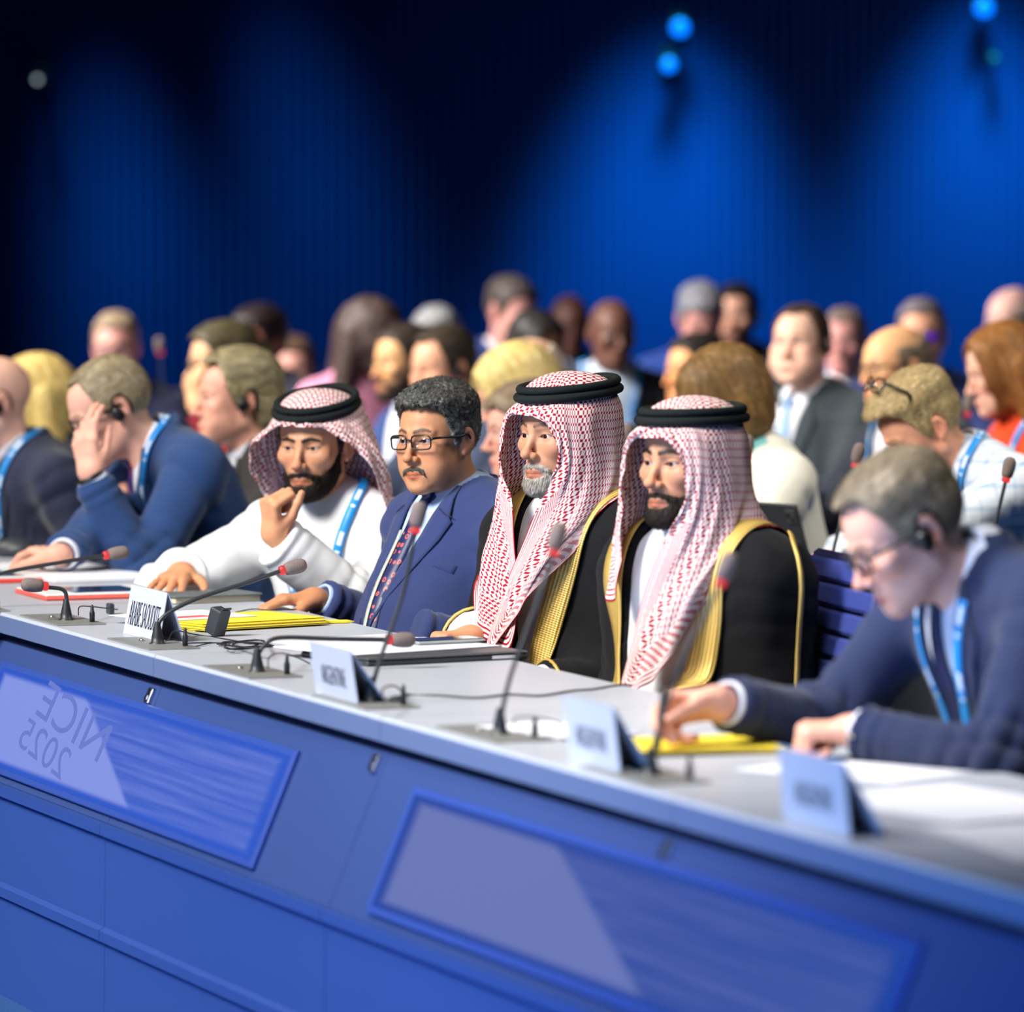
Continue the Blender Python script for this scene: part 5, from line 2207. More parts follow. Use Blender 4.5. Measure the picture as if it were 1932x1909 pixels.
HANG_IN = HANG_TOP + [
    (38, [(-.078, -.094, .054), (-.096, -.092, -.015), (-.092, -.100, -.070)]),
    (48, [(-.090, -.076, .05), (-.108, -.080, -.05), (-.096, -.098, -.115), (-.012, -.128, -.18)]),
    (60, [(-.099, -.053, .045), (-.119, -.062, -.06), (-.110, -.095, -.16), (-.015, -.150, -.28), (.03, -.17, -.42)]),
    (76, [(-.105, -.03, .04), (-.126, -.04, -.06), (-.138, -.07, -.16), (-.105, -.135, -.28), (-.05, -.17, -.42)]),
    (96, [(-.104, 0, .04), (-.124, 0, -.06), (-.148, -.03, -.15), (-.138, -.09, -.24), (-.115, -.145, -.40)]),
    (122, [(-.095, .06, .04), (-.116, .05, -.07), (-.148, .04, -.15), (-.165, .0, -.20), (-.15, -.09, -.28)]),
    (150, [(-.06, .105, .04), (-.075, .11, -.07), (-.10, .12, -.15), (-.13, .13, -.23)]),
    (180, [(0, .125, .04), (0, .135, -.08), (0, .15, -.18), (0, .165, -.28)]),
]
HANG_SHORT = HANG_TOP + [
    (38, [(-.078, -.094, .054), (-.096, -.092, -.015), (-.092, -.100, -.070)]),
    (48, [(-.090, -.076, .05), (-.110, -.080, -.05), (-.100, -.098, -.12), (-.078, -.110, -.17)]),
    (60, [(-.099, -.053, .045), (-.119, -.062, -.06), (-.112, -.09, -.15), (-.066, -.135, -.25)]),
    (76, [(-.105, -.03, .04), (-.126, -.04, -.06), (-.132, -.07, -.15), (-.088, -.135, -.27)]),
    (96, [(-.104, 0, .04), (-.124, 0, -.06), (-.138, -.03, -.15), (-.112, -.11, -.25)]),
    (122, [(-.095, .06, .04), (-.116, .05, -.07), (-.140, .04, -.15), (-.150, -.01, -.20)]),
    (150, [(-.06, .105, .04), (-.075, .11, -.07), (-.10, .12, -.15), (-.13, .13, -.23)]),
    (180, [(0, .125, .04), (0, .135, -.08), (0, .15, -.18), (0, .165, -.28)]),
]
# near side: crosses the breast under the chin towards the far side (x negative here = this side)
HANG_CROSS = HANG_TOP + [
    (38, [(-.078, -.094, .054), (-.090, -.092, -.015), (-.082, -.102, -.070)]),
    (48, [(-.090, -.076, .05), (-.104, -.080, -.05), (-.090, -.100, -.12), (-.030, -.132, -.19)]),
    (60, [(-.099, -.053, .045), (-.115, -.062, -.06), (-.100, -.095, -.17), (-.030, -.155, -.30), (.045, -.18, -.44)]),
    (76, [(-.105, -.03, .04), (-.124, -.04, -.06), (-.122, -.075, -.15), (-.072, -.145, -.27), (-.010, -.175, -.40)]),
    (96, [(-.104, 0, .04), (-.124, 0, -.06), (-.140, -.03, -.14), (-.110, -.105, -.22), (-.062, -.155, -.32)]),
    (118, [(-.097, .055, .04), (-.118, .045, -.07), (-.148, .03, -.14), (-.145, -.02, -.19)]),
    (150, [(-.06, .105, .04), (-.075, .11, -.07), (-.11, .12, -.14), (-.15, .09, -.20)]),
    (180, [(0, .125, .04), (0, .135, -.08), (0, .15, -.18), (0, .165, -.28)]),
]
HANG_WIDE = HANG_TOP + [
    (38, [(-.078, -.094, .054), (-.090, -.092, -.015), (-.082, -.102, -.070)]),
    (48, [(-.090, -.076, .05), (-.104, -.080, -.05), (-.090, -.100, -.12), (-.030, -.132, -.19)]),
    (60, [(-.099, -.053, .045), (-.115, -.062, -.06), (-.100, -.095, -.17), (-.042, -.155, -.30), (.012, -.18, -.43)]),
    (76, [(-.105, -.03, .04), (-.124, -.04, -.06), (-.122, -.075, -.15), (-.088, -.145, -.28), (-.035, -.178, -.43)]),
    (96, [(-.104, 0, .04), (-.124, 0, -.06), (-.140, -.03, -.14), (-.125, -.105, -.23), (-.092, -.155, -.37)]),
    (118, [(-.097, .055, .04), (-.118, .045, -.07), (-.148, .03, -.14), (-.145, -.02, -.19)]),
    (150, [(-.06, .105, .04), (-.075, .11, -.07), (-.11, .12, -.14), (-.15, .09, -.20)]),
    (180, [(0, .125, .04), (0, .135, -.08), (0, .15, -.18), (0, .165, -.28)]),
]
THROWN = [
    (0, [(0, -.120, .074)]),
    (16, [(-.036, -.121, .078), (-.05, -.115, .066)]),
    (32, [(-.066, -.108, .068), (-.09, -.103, .045), (-.100, -.100, .034)]),
    (46, [(-.088, -.085, .058), (-.120, -.08, .018), (-.130, -.075, -.01)]),
    (60, [(-.098, -.06, .05), (-.135, -.055, -.005), (-.142, -.045, -.06)]),
    (76, [(-.104, -.03, .047), (-.138, -.02, -.02), (-.135, -.005, -.11)]),
    (95, [(-.106, .0, .044), (-.130, .015, -.04), (-.122, .03, -.15)]),
    (115, [(-.098, .05, .042), (-.118, .06, -.06), (-.11, .08, -.19)]),
    (135, [(-.085, .085, .04), (-.095, .10, -.08), (-.09, .115, -.23)]),
    (158, [(-.045, .115, .04), (-.05, .13, -.09), (-.045, .15, -.27)]),
    (180, [(0, .125, .04), (0, .14, -.10), (0, .16, -.29)]),
]


def catmull_rows(A, m):
    """A (r, ribs, 3) -> (r, m, 3) smooth across the ribs"""
    r, n, _ = A.shape
    t = np.linspace(0, n - 1, m)
    i = np.clip(np.floor(t).astype(int), 0, n - 2)
    f = (t - i)[None, :, None]
    g = lambda k: A[:, np.clip(k, 0, n - 1)]
    p0, p1, p2, p3 = g(i - 1), g(i), g(i + 1), g(i + 2)
    return .5 * (2 * p1 + (p2 - p0) * f + (2 * p0 - 5 * p1 + 4 * p2 - p3) * f ** 2 + (3 * p1 - p0 - 3 * p2 + p3) * f ** 3)


def headscarf(c, left, right, rx=.087, ry=.108, zr=.080, tilt=.1, zc=.128, yawk=1.0, foldamp=.006, seed=1, collide=None, pitchk=.0, m=150, nl=70, nf=9):
    dy = math.atan2(-c.Rh[1, 0], c.Rh[0, 0])      # head yaw against the body (negative z rotation)
    Rz = rotz_(-dy * yawk)
    ang = math.asin(max(-1, min(1, float((c.Rh[2, 1])))))
    R = Rz @ rotx(ang * pitchk)
    ribs = [(a, p, 1) for a, p in left][::-1] + [(a, [(-x, y, z) for x, y, z in p], -1) for a, p in right][1:]
    # order: back left ... front ... back right; make it start at the back centre
    ring, low = [], []
    for a, pts, sg in ribs:
        t = math.radians(a) * (1 if sg > 0 else -1)
        rp = np.array([-rx * math.sin(t), .010 - ry * math.cos(t), zr])
        rp[2] += tilt * rp[1]
        ring.append(rp)
        P = [rp] + [np.array(p, float) + np.array([0, 0, tilt * p[1] * sstep(-.04, .06, p[2])]) for p in pts]
        S = spline(P, 12)
        d = np.concatenate([[0], np.cumsum(np.linalg.norm(np.diff(S, axis=0), axis=1))])
        tt = np.linspace(0, d[-1], nl)
        low.append(np.stack([np.interp(tt, d, S[:, k]) for k in range(3)], 1))
    A = catmull_rows(np.stack(low, 1), m)             # nl, m, 3
    # folds: growing downwards, running with the cloth
    cc = np.linspace(0, 1, m)[None, :]
    rr = np.linspace(0, 1, nl)[:, None]
    ph = cc * nf * 2 * math.pi * 2 + 1.7 * np.sin(cc * 17 + seed) + .6 * np.sin(rr * 5 + cc * 9 + seed)
    fold = (np.abs(np.sin(ph / 2)) - .6) * (.25 + .75 * sstep(.1, .8, rr)) * sstep(0, .12, rr)
    du = np.gradient(A, axis=1); dv = np.gradient(A, axis=0)
    n = np.cross(du, dv); n /= np.maximum(np.linalg.norm(n, axis=2, keepdims=True), 1e-9)
    if (n[nl // 3, m // 4] @ (A[nl // 3, m // 4] - np.array([0, 0.02, A[nl // 3, m // 4][2]]))) < 0: n = -n
    wob = vnoise(A.reshape(-1, 3) * np.array([30, 30, 14]), seed).reshape(nl, m)
    A = A + n * (fold * foldamp + wob * foldamp * .5 * sstep(0, .15, rr))[..., None]
    toL = lambda P: c.hl + (np.asarray(P) * c.sc) @ R.T
    L = toL(A.reshape(-1, 3))
    # keep the cloth outside the head and the clothes
    for _ in range(3):
        hq = c.l2h(L)
        d = c.S(hq)
        gr = grad(c.S, hq)
        push = np.maximum(.006 - d, 0)
        L = L + (gr @ c.Rh.T) * (push * c.sc)[:, None]
        if collide is not None:
            d = collide(L)
            L = L + grad(collide, L, .004) * np.maximum(.007 - d, 0)[:, None]
    G = L.reshape(nl, m, 3)
    for _ in range(1):
        G[1:-1, 1:-1] = .5 * G[1:-1, 1:-1] + .125 * (G[:-2, 1:-1] + G[2:, 1:-1] + G[1:-1, :-2] + G[1:-1, 2:])
    du = np.linalg.norm(np.diff(G, axis=1), axis=2)
    U = np.concatenate([np.zeros((nl, 1)), np.cumsum(du, axis=1)], 1)
    U = U - U[:, m // 2][:, None]
    U = np.tile(U[nl // 6:].mean(0)[None], (nl, 1)) * .42 + U * .58
    dv = np.linalg.norm(np.diff(G, axis=0), axis=2)
    Vv = np.concatenate([np.zeros((1, m)), np.cumsum(dv, axis=0)], 0)
    hem = Vv[-1][None] - Vv
    # only the cloth hanging past the face edge has the border
    borderw = np.ones(m)
    lens = Vv[-1]
    hem = np.where((lens < .25)[None, :], 1.0, hem)
    UV = np.stack([U.ravel(), Vv.ravel()], 1)
    V1, F1 = rows(G)
    H1 = hem.ravel()
    # dome
    nd = 22
    Rg = catmull_rows(np.stack(ring, 0)[None], m)[0]
    D = []
    for k in range(nd + 1):
        t = k / nd
        s = math.sin(t * math.pi / 2)
        cen = np.array([0, .012, 0])
        P = cen + (Rg - cen) * s
        P[:, 2] = Rg[:, 2] + (zc - Rg[:, 2]) * math.cos(t * math.pi / 2)
        D.append(P)
    D = np.array(D)
    Ld = toL(D.reshape(-1, 3))
    for _ in range(2):
        hq = c.l2h(Ld); d = c.S(hq)
        Ld = Ld + (grad(c.S, hq) @ c.Rh.T) * (np.maximum(.006 - d, 0) * c.sc)[:, None]
    th = np.linspace(0, 2 * math.pi, m)
    arc = np.linspace(0, .125, nd + 1)
    UVd = np.stack([np.outer(arc, np.sin(th)).ravel(), np.outer(arc, np.cos(th)).ravel()], 1)
    V2, F2 = rows(Ld.reshape(nd + 1, m, 3))
    # orient outwards and thicken
    def out(V, F, cen):
        a, b, cc_ = V[F[:, 0]], V[F[:, 1]], V[F[:, 2]]
        nn = np.cross(b - a, cc_ - a)
        s = ((nn * (V[F].mean(1) - cen)).sum(1)).sum()
        return F if s > 0 else F[:, ::-1]
    F1 = out(V1, F1, c.hl - np.array([0, -.02, .1])); F2 = out(V2, F2, c.hl)
    V1t, F1t = thicken(V1, F1, .0018)
    V2t, F2t = thicken(V2, F2, .0018)
    V = np.concatenate([V1t, V2t]); F = np.concatenate([F1t, F2t + len(V1t)])
    UVa = np.concatenate([UV, UV, UVd, UVd])
    Hc = np.concatenate([H1, H1, np.ones(len(V2) * 2)])
    me = mesh_from('headscarf', V, F)
    set_uv(me, UVa)
    set_color(me, np.stack([Hc, Hc, Hc], 1))
    o = link('headscarf', me, MAT['scarf'], c.o)
    # the two turns of black cord
    for k, (dz, k1) in enumerate(((.004, 1.075), (.0205, 1.02))):
        t = np.linspace(0, 2 * math.pi, 49)[:-1]
        P = np.stack([-rx * k1 * np.sin(t), .010 - ry * k1 * np.cos(t), np.full(48, zr + dz + .002)], 1)
        P[:, 2] += tilt * P[:, 1] + .0035 * np.exp(-((t - math.pi) / .5) ** 2) * (1 if k else 0)
        mb = MB(); mb.tube(toL(P), .0088 * c.sc, 10, closed=True)
        mb.build('head_cord', MAT['cord'], c.o, smooth=True)
    return o


GOLD = plain('gold_braid', (216, 178, 84), rough=.42, metal=.35, spec=.5, noise=.22, nscale=220, bump=.7, bscale=420, stretch=(1, 1, .3))


def gold_mat():
    m, nt, b = new_mat('gold_braid_band')
    uv = N(nt, 'ShaderNodeUVMap'); uv.uv_map = 'uv'
    sp = N(nt, 'ShaderNodeSeparateXYZ'); nt.links.new(uv.outputs[0], sp.inputs[0])
    w = math_n(nt, 'SINE', math_n(nt, 'MULTIPLY', sp.outputs[1], 46.0))
    w2 = math_n(nt, 'SINE', math_n(nt, 'MULTIPLY', sp.outputs[0], 1400.0))
    h = math_n(nt, 'ADD', math_n(nt, 'MULTIPLY', w, .7), math_n(nt, 'MULTIPLY', w2, .3))
    mr = N(nt, 'ShaderNodeMapRange'); mr.inputs['From Min'].default_value = -1; mr.inputs['From Max'].default_value = 1
    nt.links.new(h, mr.inputs['Value'])
    mx = N(nt, 'ShaderNodeMix', data_type='RGBA'); nt.links.new(mr.outputs[0], mx.inputs[0])
    mx.inputs[6].default_value = lin4((176, 134, 52)); mx.inputs[7].default_value = lin4((236, 206, 118))
    nt.links.new(mx.outputs[2], b.inputs['Base Color'])
    b.inputs['Metallic'].default_value = .35; b.inputs['Roughness'].default_value = .4
    bp = N(nt, 'ShaderNodeBump'); bp.inputs['Strength'].default_value = .5; bp.inputs['Distance'].default_value = .0015
    nt.links.new(h, bp.inputs['Height']); nt.links.new(bp.outputs[0], b.inputs['Normal'])
    return m


MAT['gold'] = gold_mat()
MAT['cloak'] = plain('black_cloak', (15, 15, 17), rough=.85, spec=.18, noise=.35, nscale=320, bump=.4, bscale=700, sheen=.04)
MAT['thobe'] = plain('white_thobe', (228, 230, 232), rough=.75, spec=.2, bump=.1, bscale=900)


def dress_thobe(c, rarm=(.068, .06, .05), amp=.006, name='robe', band=True):
    T = c.Tor
    J = T.T.copy()
    arms_ops(c, J, rarm, flare=.008)
    c.J = J
    cloth_mesh(c, name, J, MAT['thobe'], amp=amp, base=.0026)
    ax = norm(c.h2l([[0, .02, -.06]])[0] - c.nb)
    if band:
        V, F, UV = None, None, None
        n = 40
        G = np.zeros((n, 3, 3))
        fr = norm(T.f - ax * (T.f @ ax))
        for i, p in enumerate(np.linspace(-math.pi, math.pi, n)):
            d = T.x * math.sin(p) - fr * math.cos(p)
            base = c.nb - ax * .02 - ax * .012 * (abs(p) / math.pi)
            for k, (rr, hh) in enumerate(((.070, .0), (.063, .018), (.060, .036))):
                G[i, k] = base + d * rr + ax * hh
        V, F = rows(G)
        V, F = thicken(V, F, .002)
        add_mesh('band_collar', (V, F), MAT['thobe'], c.o)


def dress_cloak(c, vs, ws, trim_w=.058, rarm=(.068, .066, .056), down=.60):
    T = c.Tor
    J = SDF()
    base = free(lambda P: (T.T(P) - .010).astype(f32))
    J.add(base)
    for sd in (1, -1):
        sh, el, W = c.arms[sd]
        A, prim = arm_sdf(sh, el, W, *rarm, end=-.03, flare=.01)
        J.add(prim, .07)
        # cloth falling from the arm
        mid = (sh + el) / 2
        J.add(cone(sh - np.array([0, 0, .02]), np.array([el[0] * .85, el[1] * .7 + .04, .58]), .066, .074), .09)
    vf = vfun(c, vs, ws)
    def f(P):
        d = J(P)
        m_ = np.abs(d) < .1
        if m_.any():
            d = d.copy(); Q = P[m_]
            d[m_] = np.maximum(d[m_], -np.maximum(vf(Q), -(T.T(Q) + .005)))
        return d.astype(f32)
    cloth_mesh(c, 'cloak', f, MAT['cloak'], amp=.007, base=.004)
    c.cloak = J
    for sd in (-1, 1):
        vv = np.linspace(-.005, down - .02, 7)
        xv = [(sd * (np.interp(v, vs, ws) + trim_w * .42), v) for v in vv]
        P = T.proj(lambda Q: (T.T(Q) - .010).astype(f32), xv, .003)
        top = c.nb + T.x * sd * (ws[0] + trim_w * .5) - T.f * .035 + T.u * .01
        P = np.concatenate([[top], P])
        add_mesh('gold_trim', strip3d(J, P, trim_w, .0085, .0022, n=8, cols=5), MAT['gold'], c.o)
        # thin gold piping along the shoulder
        sh, el, W = c.arms[sd]
        Q = [sh + T.x * sd * .02 - T.f * .03 + T.u * .06, sh + T.x * sd * .055 + T.f * .0 + T.u * .03, sh * .6 + el * .4 + T.x * sd * .07, el * .8 + sh * .2 + T.x * sd * .07]
        add_mesh('gold_piping', strip3d(J, Q, .009, .0085, .004, n=6), MAT['gold'], c.o)
        # sleeve opening edge
        ad = norm(W - el)
        y = norm(np.cross(ad, [0.3, .2, 1])); x = np.cross(y, ad)
        M = Matrix.Translation(Vector(W - ad * .035)) @ Matrix(np.stack([x, y, ad], 1).tolist()).to_4x4()
        mb = MB(); t = np.linspace(0, 2 * math.pi, 25)[:-1]
        r = rarm[2] + .013
        mb.tube([tuple(M @ Vector((r * math.cos(a), r * math.sin(a), 0))) for a in t], .004, 6, closed=True)
        mb.build('sleeve_edge', MAT['gold'], c.o, smooth=True)


def undercap_hair(q):
    return q


# ---------------------------------------------------------------- the front row
def W3(v):
    return np.asarray(v, float)


HERO = {}
ARAB = dict(lips=1.0)

# man in white, hand to chin
wr = on_z(345, 1080, .79)
wf = norm(on_z(298, 1116, .762) - wr)
c = person('man in white robe and red checked headscarf resting his chin on his hand', (594, 838), 12.5, 34, 21, pitch=5, roll=0, lean=-.13, latx=0,
           q=dict(skin=(206, 150, 112), hair=(22, 17, 15), style='short', htop=.010, hside=.005, strands=0, beard='full', bthick=.0045, bstrands=2200, stubble=.9, beardcol=(16, 12, 11), beardcol2=(44, 34, 28), brows=1.0, browt=.0062, browz=-.003, wide=1.0, iris=(50, 32, 20), lid=.0039, lidlo=.0034),
           fine=True, wr=wr, hr=('flat', wf, (0, 0, -1)), hintr=(-.6, .6, -.2),
           wl=at(516, 1014, 12.18), hl=('fist', (-.05, -.28, .96), (.85, .5, .25)), hintl=(.55, -.25, -1.0), w=1.03, gaze=(3, 0), legcol=(220, 222, 226))
dress_thobe(c, amp=.006)
dress_lanyard(c, [(.075, .05), (.055, .13), (.02, .22), (-.03, .31), (-.07, .40)] and [(.076, .05), (.062, .12), (.045, .2), (.02, .3), (.004, .38)], wd=.021, bottom=.36)
headscarf(c, THROWN, [(a, [(x * (1.12 + .26 * sstep(46, 76, a) * sstep(.03, -.06, z) * (a < 140)), y + .01, z - .2 * max(0, .03 - z) - .05 * sstep(50, 80, a) * sstep(.0, -.1, z)) for x, y, z in p]) for a, p in THROWN], tilt=.22, zr=.078, zc=.130, foldamp=.008, seed=3, collide=None)

# man with glasses in a navy suit
tiem = None
def tie_mat(name, base, dot, dot2, sc=55):
    m, nt, b = new_mat(name)
    tc = N(nt, 'ShaderNodeTexCoord')
    vo = N(nt, 'ShaderNodeTexVoronoi'); vo.inputs['Scale'].default_value = sc
    vo.inputs['Randomness'].default_value = .6
    nt.links.new(tc.outputs['Object'], vo.inputs['Vector'])
    f = math_n(nt, 'LESS_THAN', vo.outputs['Distance'], .33)
    g = math_n(nt, 'GREATER_THAN', vo.outputs['Distance'], .16)
    f = math_n(nt, 'MULTIPLY', f, g)
    mx = N(nt, 'ShaderNodeMix', data_type='RGBA'); nt.links.new(f, mx.inputs[0])
    mx.inputs[6].default_value = lin4(base); mx.inputs[7].default_value = lin4(dot)
    nt.links.new(mx.outputs[2], b.inputs['Base Color']); b.inputs['Roughness'].default_value = .45
    return m


c = person('man with grey curly hair, dark rimmed glasses, moustache and navy suit', (825, 827), 11.78, 56, 38, pitch=3, roll=-2, lean=.14, neckv=(0, .06, -.062),
           q=dict(skin=(192, 136, 98), hair=(26, 26, 26), hair2=(104, 104, 98), greysides=.5, htop=.020, hside=.005, hfront=.006, hnoise=.0055, hfreq=120, haniso=(1, 1, 1), strands=5200, curl=1.15, slen=.022, swid=.0008, slift=.005, flow='whorl',
                  fat=.001, wide=.96, jaw=.88, nose=1.1, sc_=0, beard='mustache', bname='moustache', bthick=.0022, bstrands=260, beardcol=(50, 46, 42), beardcol2=(110, 104, 96), wrinkle=.3, stubble=.10, brow=(52, 46, 40), brows=.9, browt=.005,
                  glasses=dict(w=.050, h=.033, z=-.001)),
           fine=True, sc=.915, wl=dk(-1.58, .62, .745), hl=None, wr=dk(-2.12, .60, .768), hr=('rest', (-.95, -.3, -.02), (0, 0, -1)), hintl=(.5, .55, -1.0), hintr=(-.4, .2, -1), w=1.08, depth=1.08, belly=.03, gaze=(4, 0), twist=.0)
c.tips.pop(1, None)
dress_suit(c, (40, 53, 98), shirt=(176, 200, 232), tie=tie_mat('patterned_tie', (28, 36, 84), (196, 92, 80), (90, 110, 160)), pocket=True, vbot=.36, rarm=(.072, .06, .046))
# badge ribbon of pale beads
P = c.Tor.proj(c.J, [(-.028, .10), (-.016, .2), (-.004, .3), (.006, .40)], .006)
add_mesh('ribbon', strip3d(c.J, P, .011, .006, .002, n=6), plain('pale_ribbon', (176, 186, 168), rough=.6, noise=.2, nscale=300), c.o)

# two men in black cloaks
c = person('man with grey goatee in red checked headscarf and black gold-edged cloak', (1066, 820), 11.14, 50, 48, pitch=1, lean=.0, neckv=(0, .015, -.078),
           q=dict(skin=(200, 146, 112), hair=(30, 26, 24), style='short', htop=.008, hside=.004, beard='goatee', bthick=.004, bstrands=1600, beardcol=(120, 110, 100), beardcol2=(190, 184, 174), stubble=.55, stub_shape='full', stubcol=lin((98, 84, 74)), brows=.8, browt=.0046, wide=1.0, wrinkle=.12),
           fine=True, wl=('L', (.14, -.24, .66)), wr=dk(-1.20, .615, .757), hr=('loose', (-.85, -.5, 0), (0, 0, -1)), hintl=(.1, -.1, -1), hintr=(-.6, .3, -.8), w=.95)
dress_thobe(c)
dress_cloak(c, [-.08, .0, .12, .3, .5, .62], [.090, .088, .062, .022, .0, .0])
headscarf(c, HANG_IN, HANG_CROSS, tilt=.10, zr=.080, zc=.132, foldamp=.008, seed=2, collide=c.cloak)

c = person('man with full black beard in red checked headscarf and black gold-edged cloak', (1300, 873), 10.52, 48, 45, pitch=0, lean=.0, neckv=(0, .012, -.078),
           q=dict(skin=(206, 150, 116), hair=(20, 16, 15), style='short', htop=.008, hside=.004, beard='full', bthick=.0045, bstrands=2200, stubble=.9, beardcol=(15, 12, 11), beardcol2=(50, 40, 34), brows=1.0, browt=.006, wide=.98, nose=1.08),
           fine=True, wl=('L', (.13, -.24, .66)), wr=('L', (-.10, -.10, .60)), hintl=(.0, -.1, -1), hintr=(-.4, .3, -.8), w=.88)
dress_thobe(c)
dress_cloak(c, [-.08, .0, .12, .3, .62], [.095, .110, .102, .076, .06])
headscarf(c, HANG_SHORT, HANG_WIDE, tilt=.02, zr=.080, zc=.132, foldamp=.008, seed=6, collide=c.cloak)

# man in blue suit, hand to his brow
c = person('man in blue suit bowing his head with a hand to his brow', (206, 770), 13.3, 68, 74, pitch=28, lean=-.26, neckv=(0, .062, -.028),
           q=dict(skin=(226, 172, 150), hair=(120, 104, 74), hair2=(172, 158, 128), hline='recede', htop=.009, hside=.006, hnoise=.0015, strands=3200, slen=.016, swid=.0006, scalp=.5, wide=.97, nose=1.05, brow=(150, 120, 90), ears=(1,), stubble=.08,
                  glasses=dict(w=.046, h=.03)),
           fine=True, wl=at(171, 897, 13.05), hl=('brow', (-.14, .02, 1.0), (.55, .83, 0)), hintl=(.2, -.5, -1), wr=on_z(118, 1046, .795), hr=('rest', norm(on_z(20, 1034, .80) - on_z(118, 1046, .795)), (0, .05, -1)), hintr=(-.4, .3, -.8), w=1.06, depth=1.05)
dress_suit(c, (36, 64, 110), tie=tie_mat('red_blue_tie', (26, 30, 96), (190, 40, 70), (0, 0, 0), 90), lanyard=True, buttons=True, lan_pts=[(.076, .05), (.066, .12), (.05, .2), (.025, .28), (.006, .34)])
sh, el, W = c.arms[1]
mb = MB(); ad = norm(W - el); y = norm(np.cross(ad, [0.3, .2, 1])); x = np.cross(y, ad)
M = Matrix.Translation(Vector(W - ad * .002)) @ Matrix(np.stack([x, y, ad], 1).tolist()).to_4x4()
t = np.linspace(0, 2 * math.pi, 25)[:-1]
mb.tube([tuple(M @ Vector((.031 * math.cos(a), .036 * math.sin(a), 0))) for a in t], .006, 6, closed=True)
mb.build('wristwatch', MAT['black_plastic'], c.o, smooth=True)

# bald man at the far left
c = person('bald man in dark suit with an earpiece at the far left edge', (-16, 758), 14.6, 66, 74, pitch=12, lean=-.14,
           q=dict(skin=(228, 178, 156), hair=(150, 130, 110), style='none', brow=(150, 120, 100), ears=(1,), wide=.97, stubble=.06), fine=True,
           wl=('L', (.12, -.20, .66)), hl=None, w=1.1, depth=1.1)
dress_suit(c, (32, 38, 62), tie=cmat('satin', (44, 42, 60)), lanyard=True)

# man writing at the near right
wl = on_z(1618, 1378, .795); wr = at(1368, 1326, 8.98)
c = person('man in navy suit with glasses and earpiece bowed over his papers, pen in hand', (1705, 1002), 8.95, 66, 73, pitch=31, lean=-.26, neckv=(0, .068, -.012),
           q=dict(skin=(224, 172, 152), hair=(96, 84, 66), hair2=(168, 154, 130), greysides=.3, hline='recede', htop=.018, hside=.006, hnoise=.003, hfreq=70, strands=4200, slen=.028, swid=.0007, flow='fwd', slift=.004, scalp=.5, brow=(120, 96, 76), ears=(1,), nose=1.06, stubble=.12,
                  glasses=dict(w=.050, h=.034, color=(16, 16, 18), t=.0023)),
           fine=True, wl=wl, hl=('fist', (-1, .12, -.05), (.1, .1, -1)), wr=wr, hr=('pinch', norm((-1, -.05, -.12)), (-.1, -.75, -.65)), hintl=(.9, .3, -.5), hintr=(-.5, .3, -.8), w=1.1, depth=1.08, belly=.02)
dress_suit(c, (27, 39, 72), shirt=(222, 226, 236), tie=cmat('satin', (28, 34, 70)), lanyard=True, lan_back=False, pin=(.085, .10), lan_pts=[(.07, .05), (.055, .12), (.035, .2), (.015, .3), (.004, .38)])
tip = c.root_w + c.Rb @ c.tips[-1][0]
pt = on_z(1232, 1392, .76)
t = thing('pen', 'dark pen held upright in the fingers of the writing man', 'pen', tuple(tip), 0)
d = norm(np.array([.10, .1, 1.0]))
mb = MB(); mb.tube([tuple(-d * .075), tuple(-d * .065), tuple(d * .065), tuple(d * .07)], [.0008, .0045, .0045, .003], 8); mb.build('barrel', M_grey_dark, t, smooth=True)
mb = MB(); mb.tube([tuple(d * .03 + np.array([.005, -.004, 0])), tuple(d * .068 + np.array([.005, -.004, 0]))], .0012, 6); mb.build('pocket_clip', cmat('metal', (190, 190, 195)), t)


# ---------------------------------------------------------------- desks and microphones of the rows behind
M_dark_desk = plain('dark_desk', (34, 37, 46), rough=.5)


def row_desk(label, s0, s1, t0, t1):
    t = thing('desk', label, 'desk'); frame(t)
    slab(t, 'worktop', (s0, t0, .715), (s1, t1, .75), .004, M_dark_desk)
    slab(t, 'front_panel', (s0 + .05, t0 + .05, .05), (s1 - .05, t0 + .08, .715), .002, M_dark_desk)
    for k, x in enumerate(np.linspace(s0 + .1, s1 - .1, 5)):
        slab(t, 'leg_panel', (x - .02, t0 + .08, 0), (x + .02, t1 - .05, .715), .002, M_dark_desk)
    return t


row_desk('dark desk of the second row behind the cloaked men', -3.6, .4, 1.50, 1.95)


def small_desk(label, px, Y):
    p = at(px, 600, Y) - DESK_O
    s, t_ = float(p @ DS), float(p @ DT)
    t = thing('desk', label, 'desk'); frame(t)
    slab(t, 'worktop', (s - .3, t_ - .10, .715), (s + .3, t_ + .12, .75), .004, M_dark_desk)
    for k in (-1, 1): slab(t, 'leg', (s + k * .27 - .02, t_ - .02, 0), (s + k * .27 + .02, t_ + .02, .715), .002, M_dark_desk)



def mic_far(top, Y, bx, label, ring=True):
    tp = at(top[0], top[1], Y)
    b = at(bx, 600, Y); b[2] = .75
    mid = (tp + b) / 2 + np.array([0, 0, .03])
    q = tp - norm(tp - mid) * .03
    return microphone(b, [b + np.array([0, 0, .06]), mid, q, tp], label, plate=False, ring=ring, jack=False)


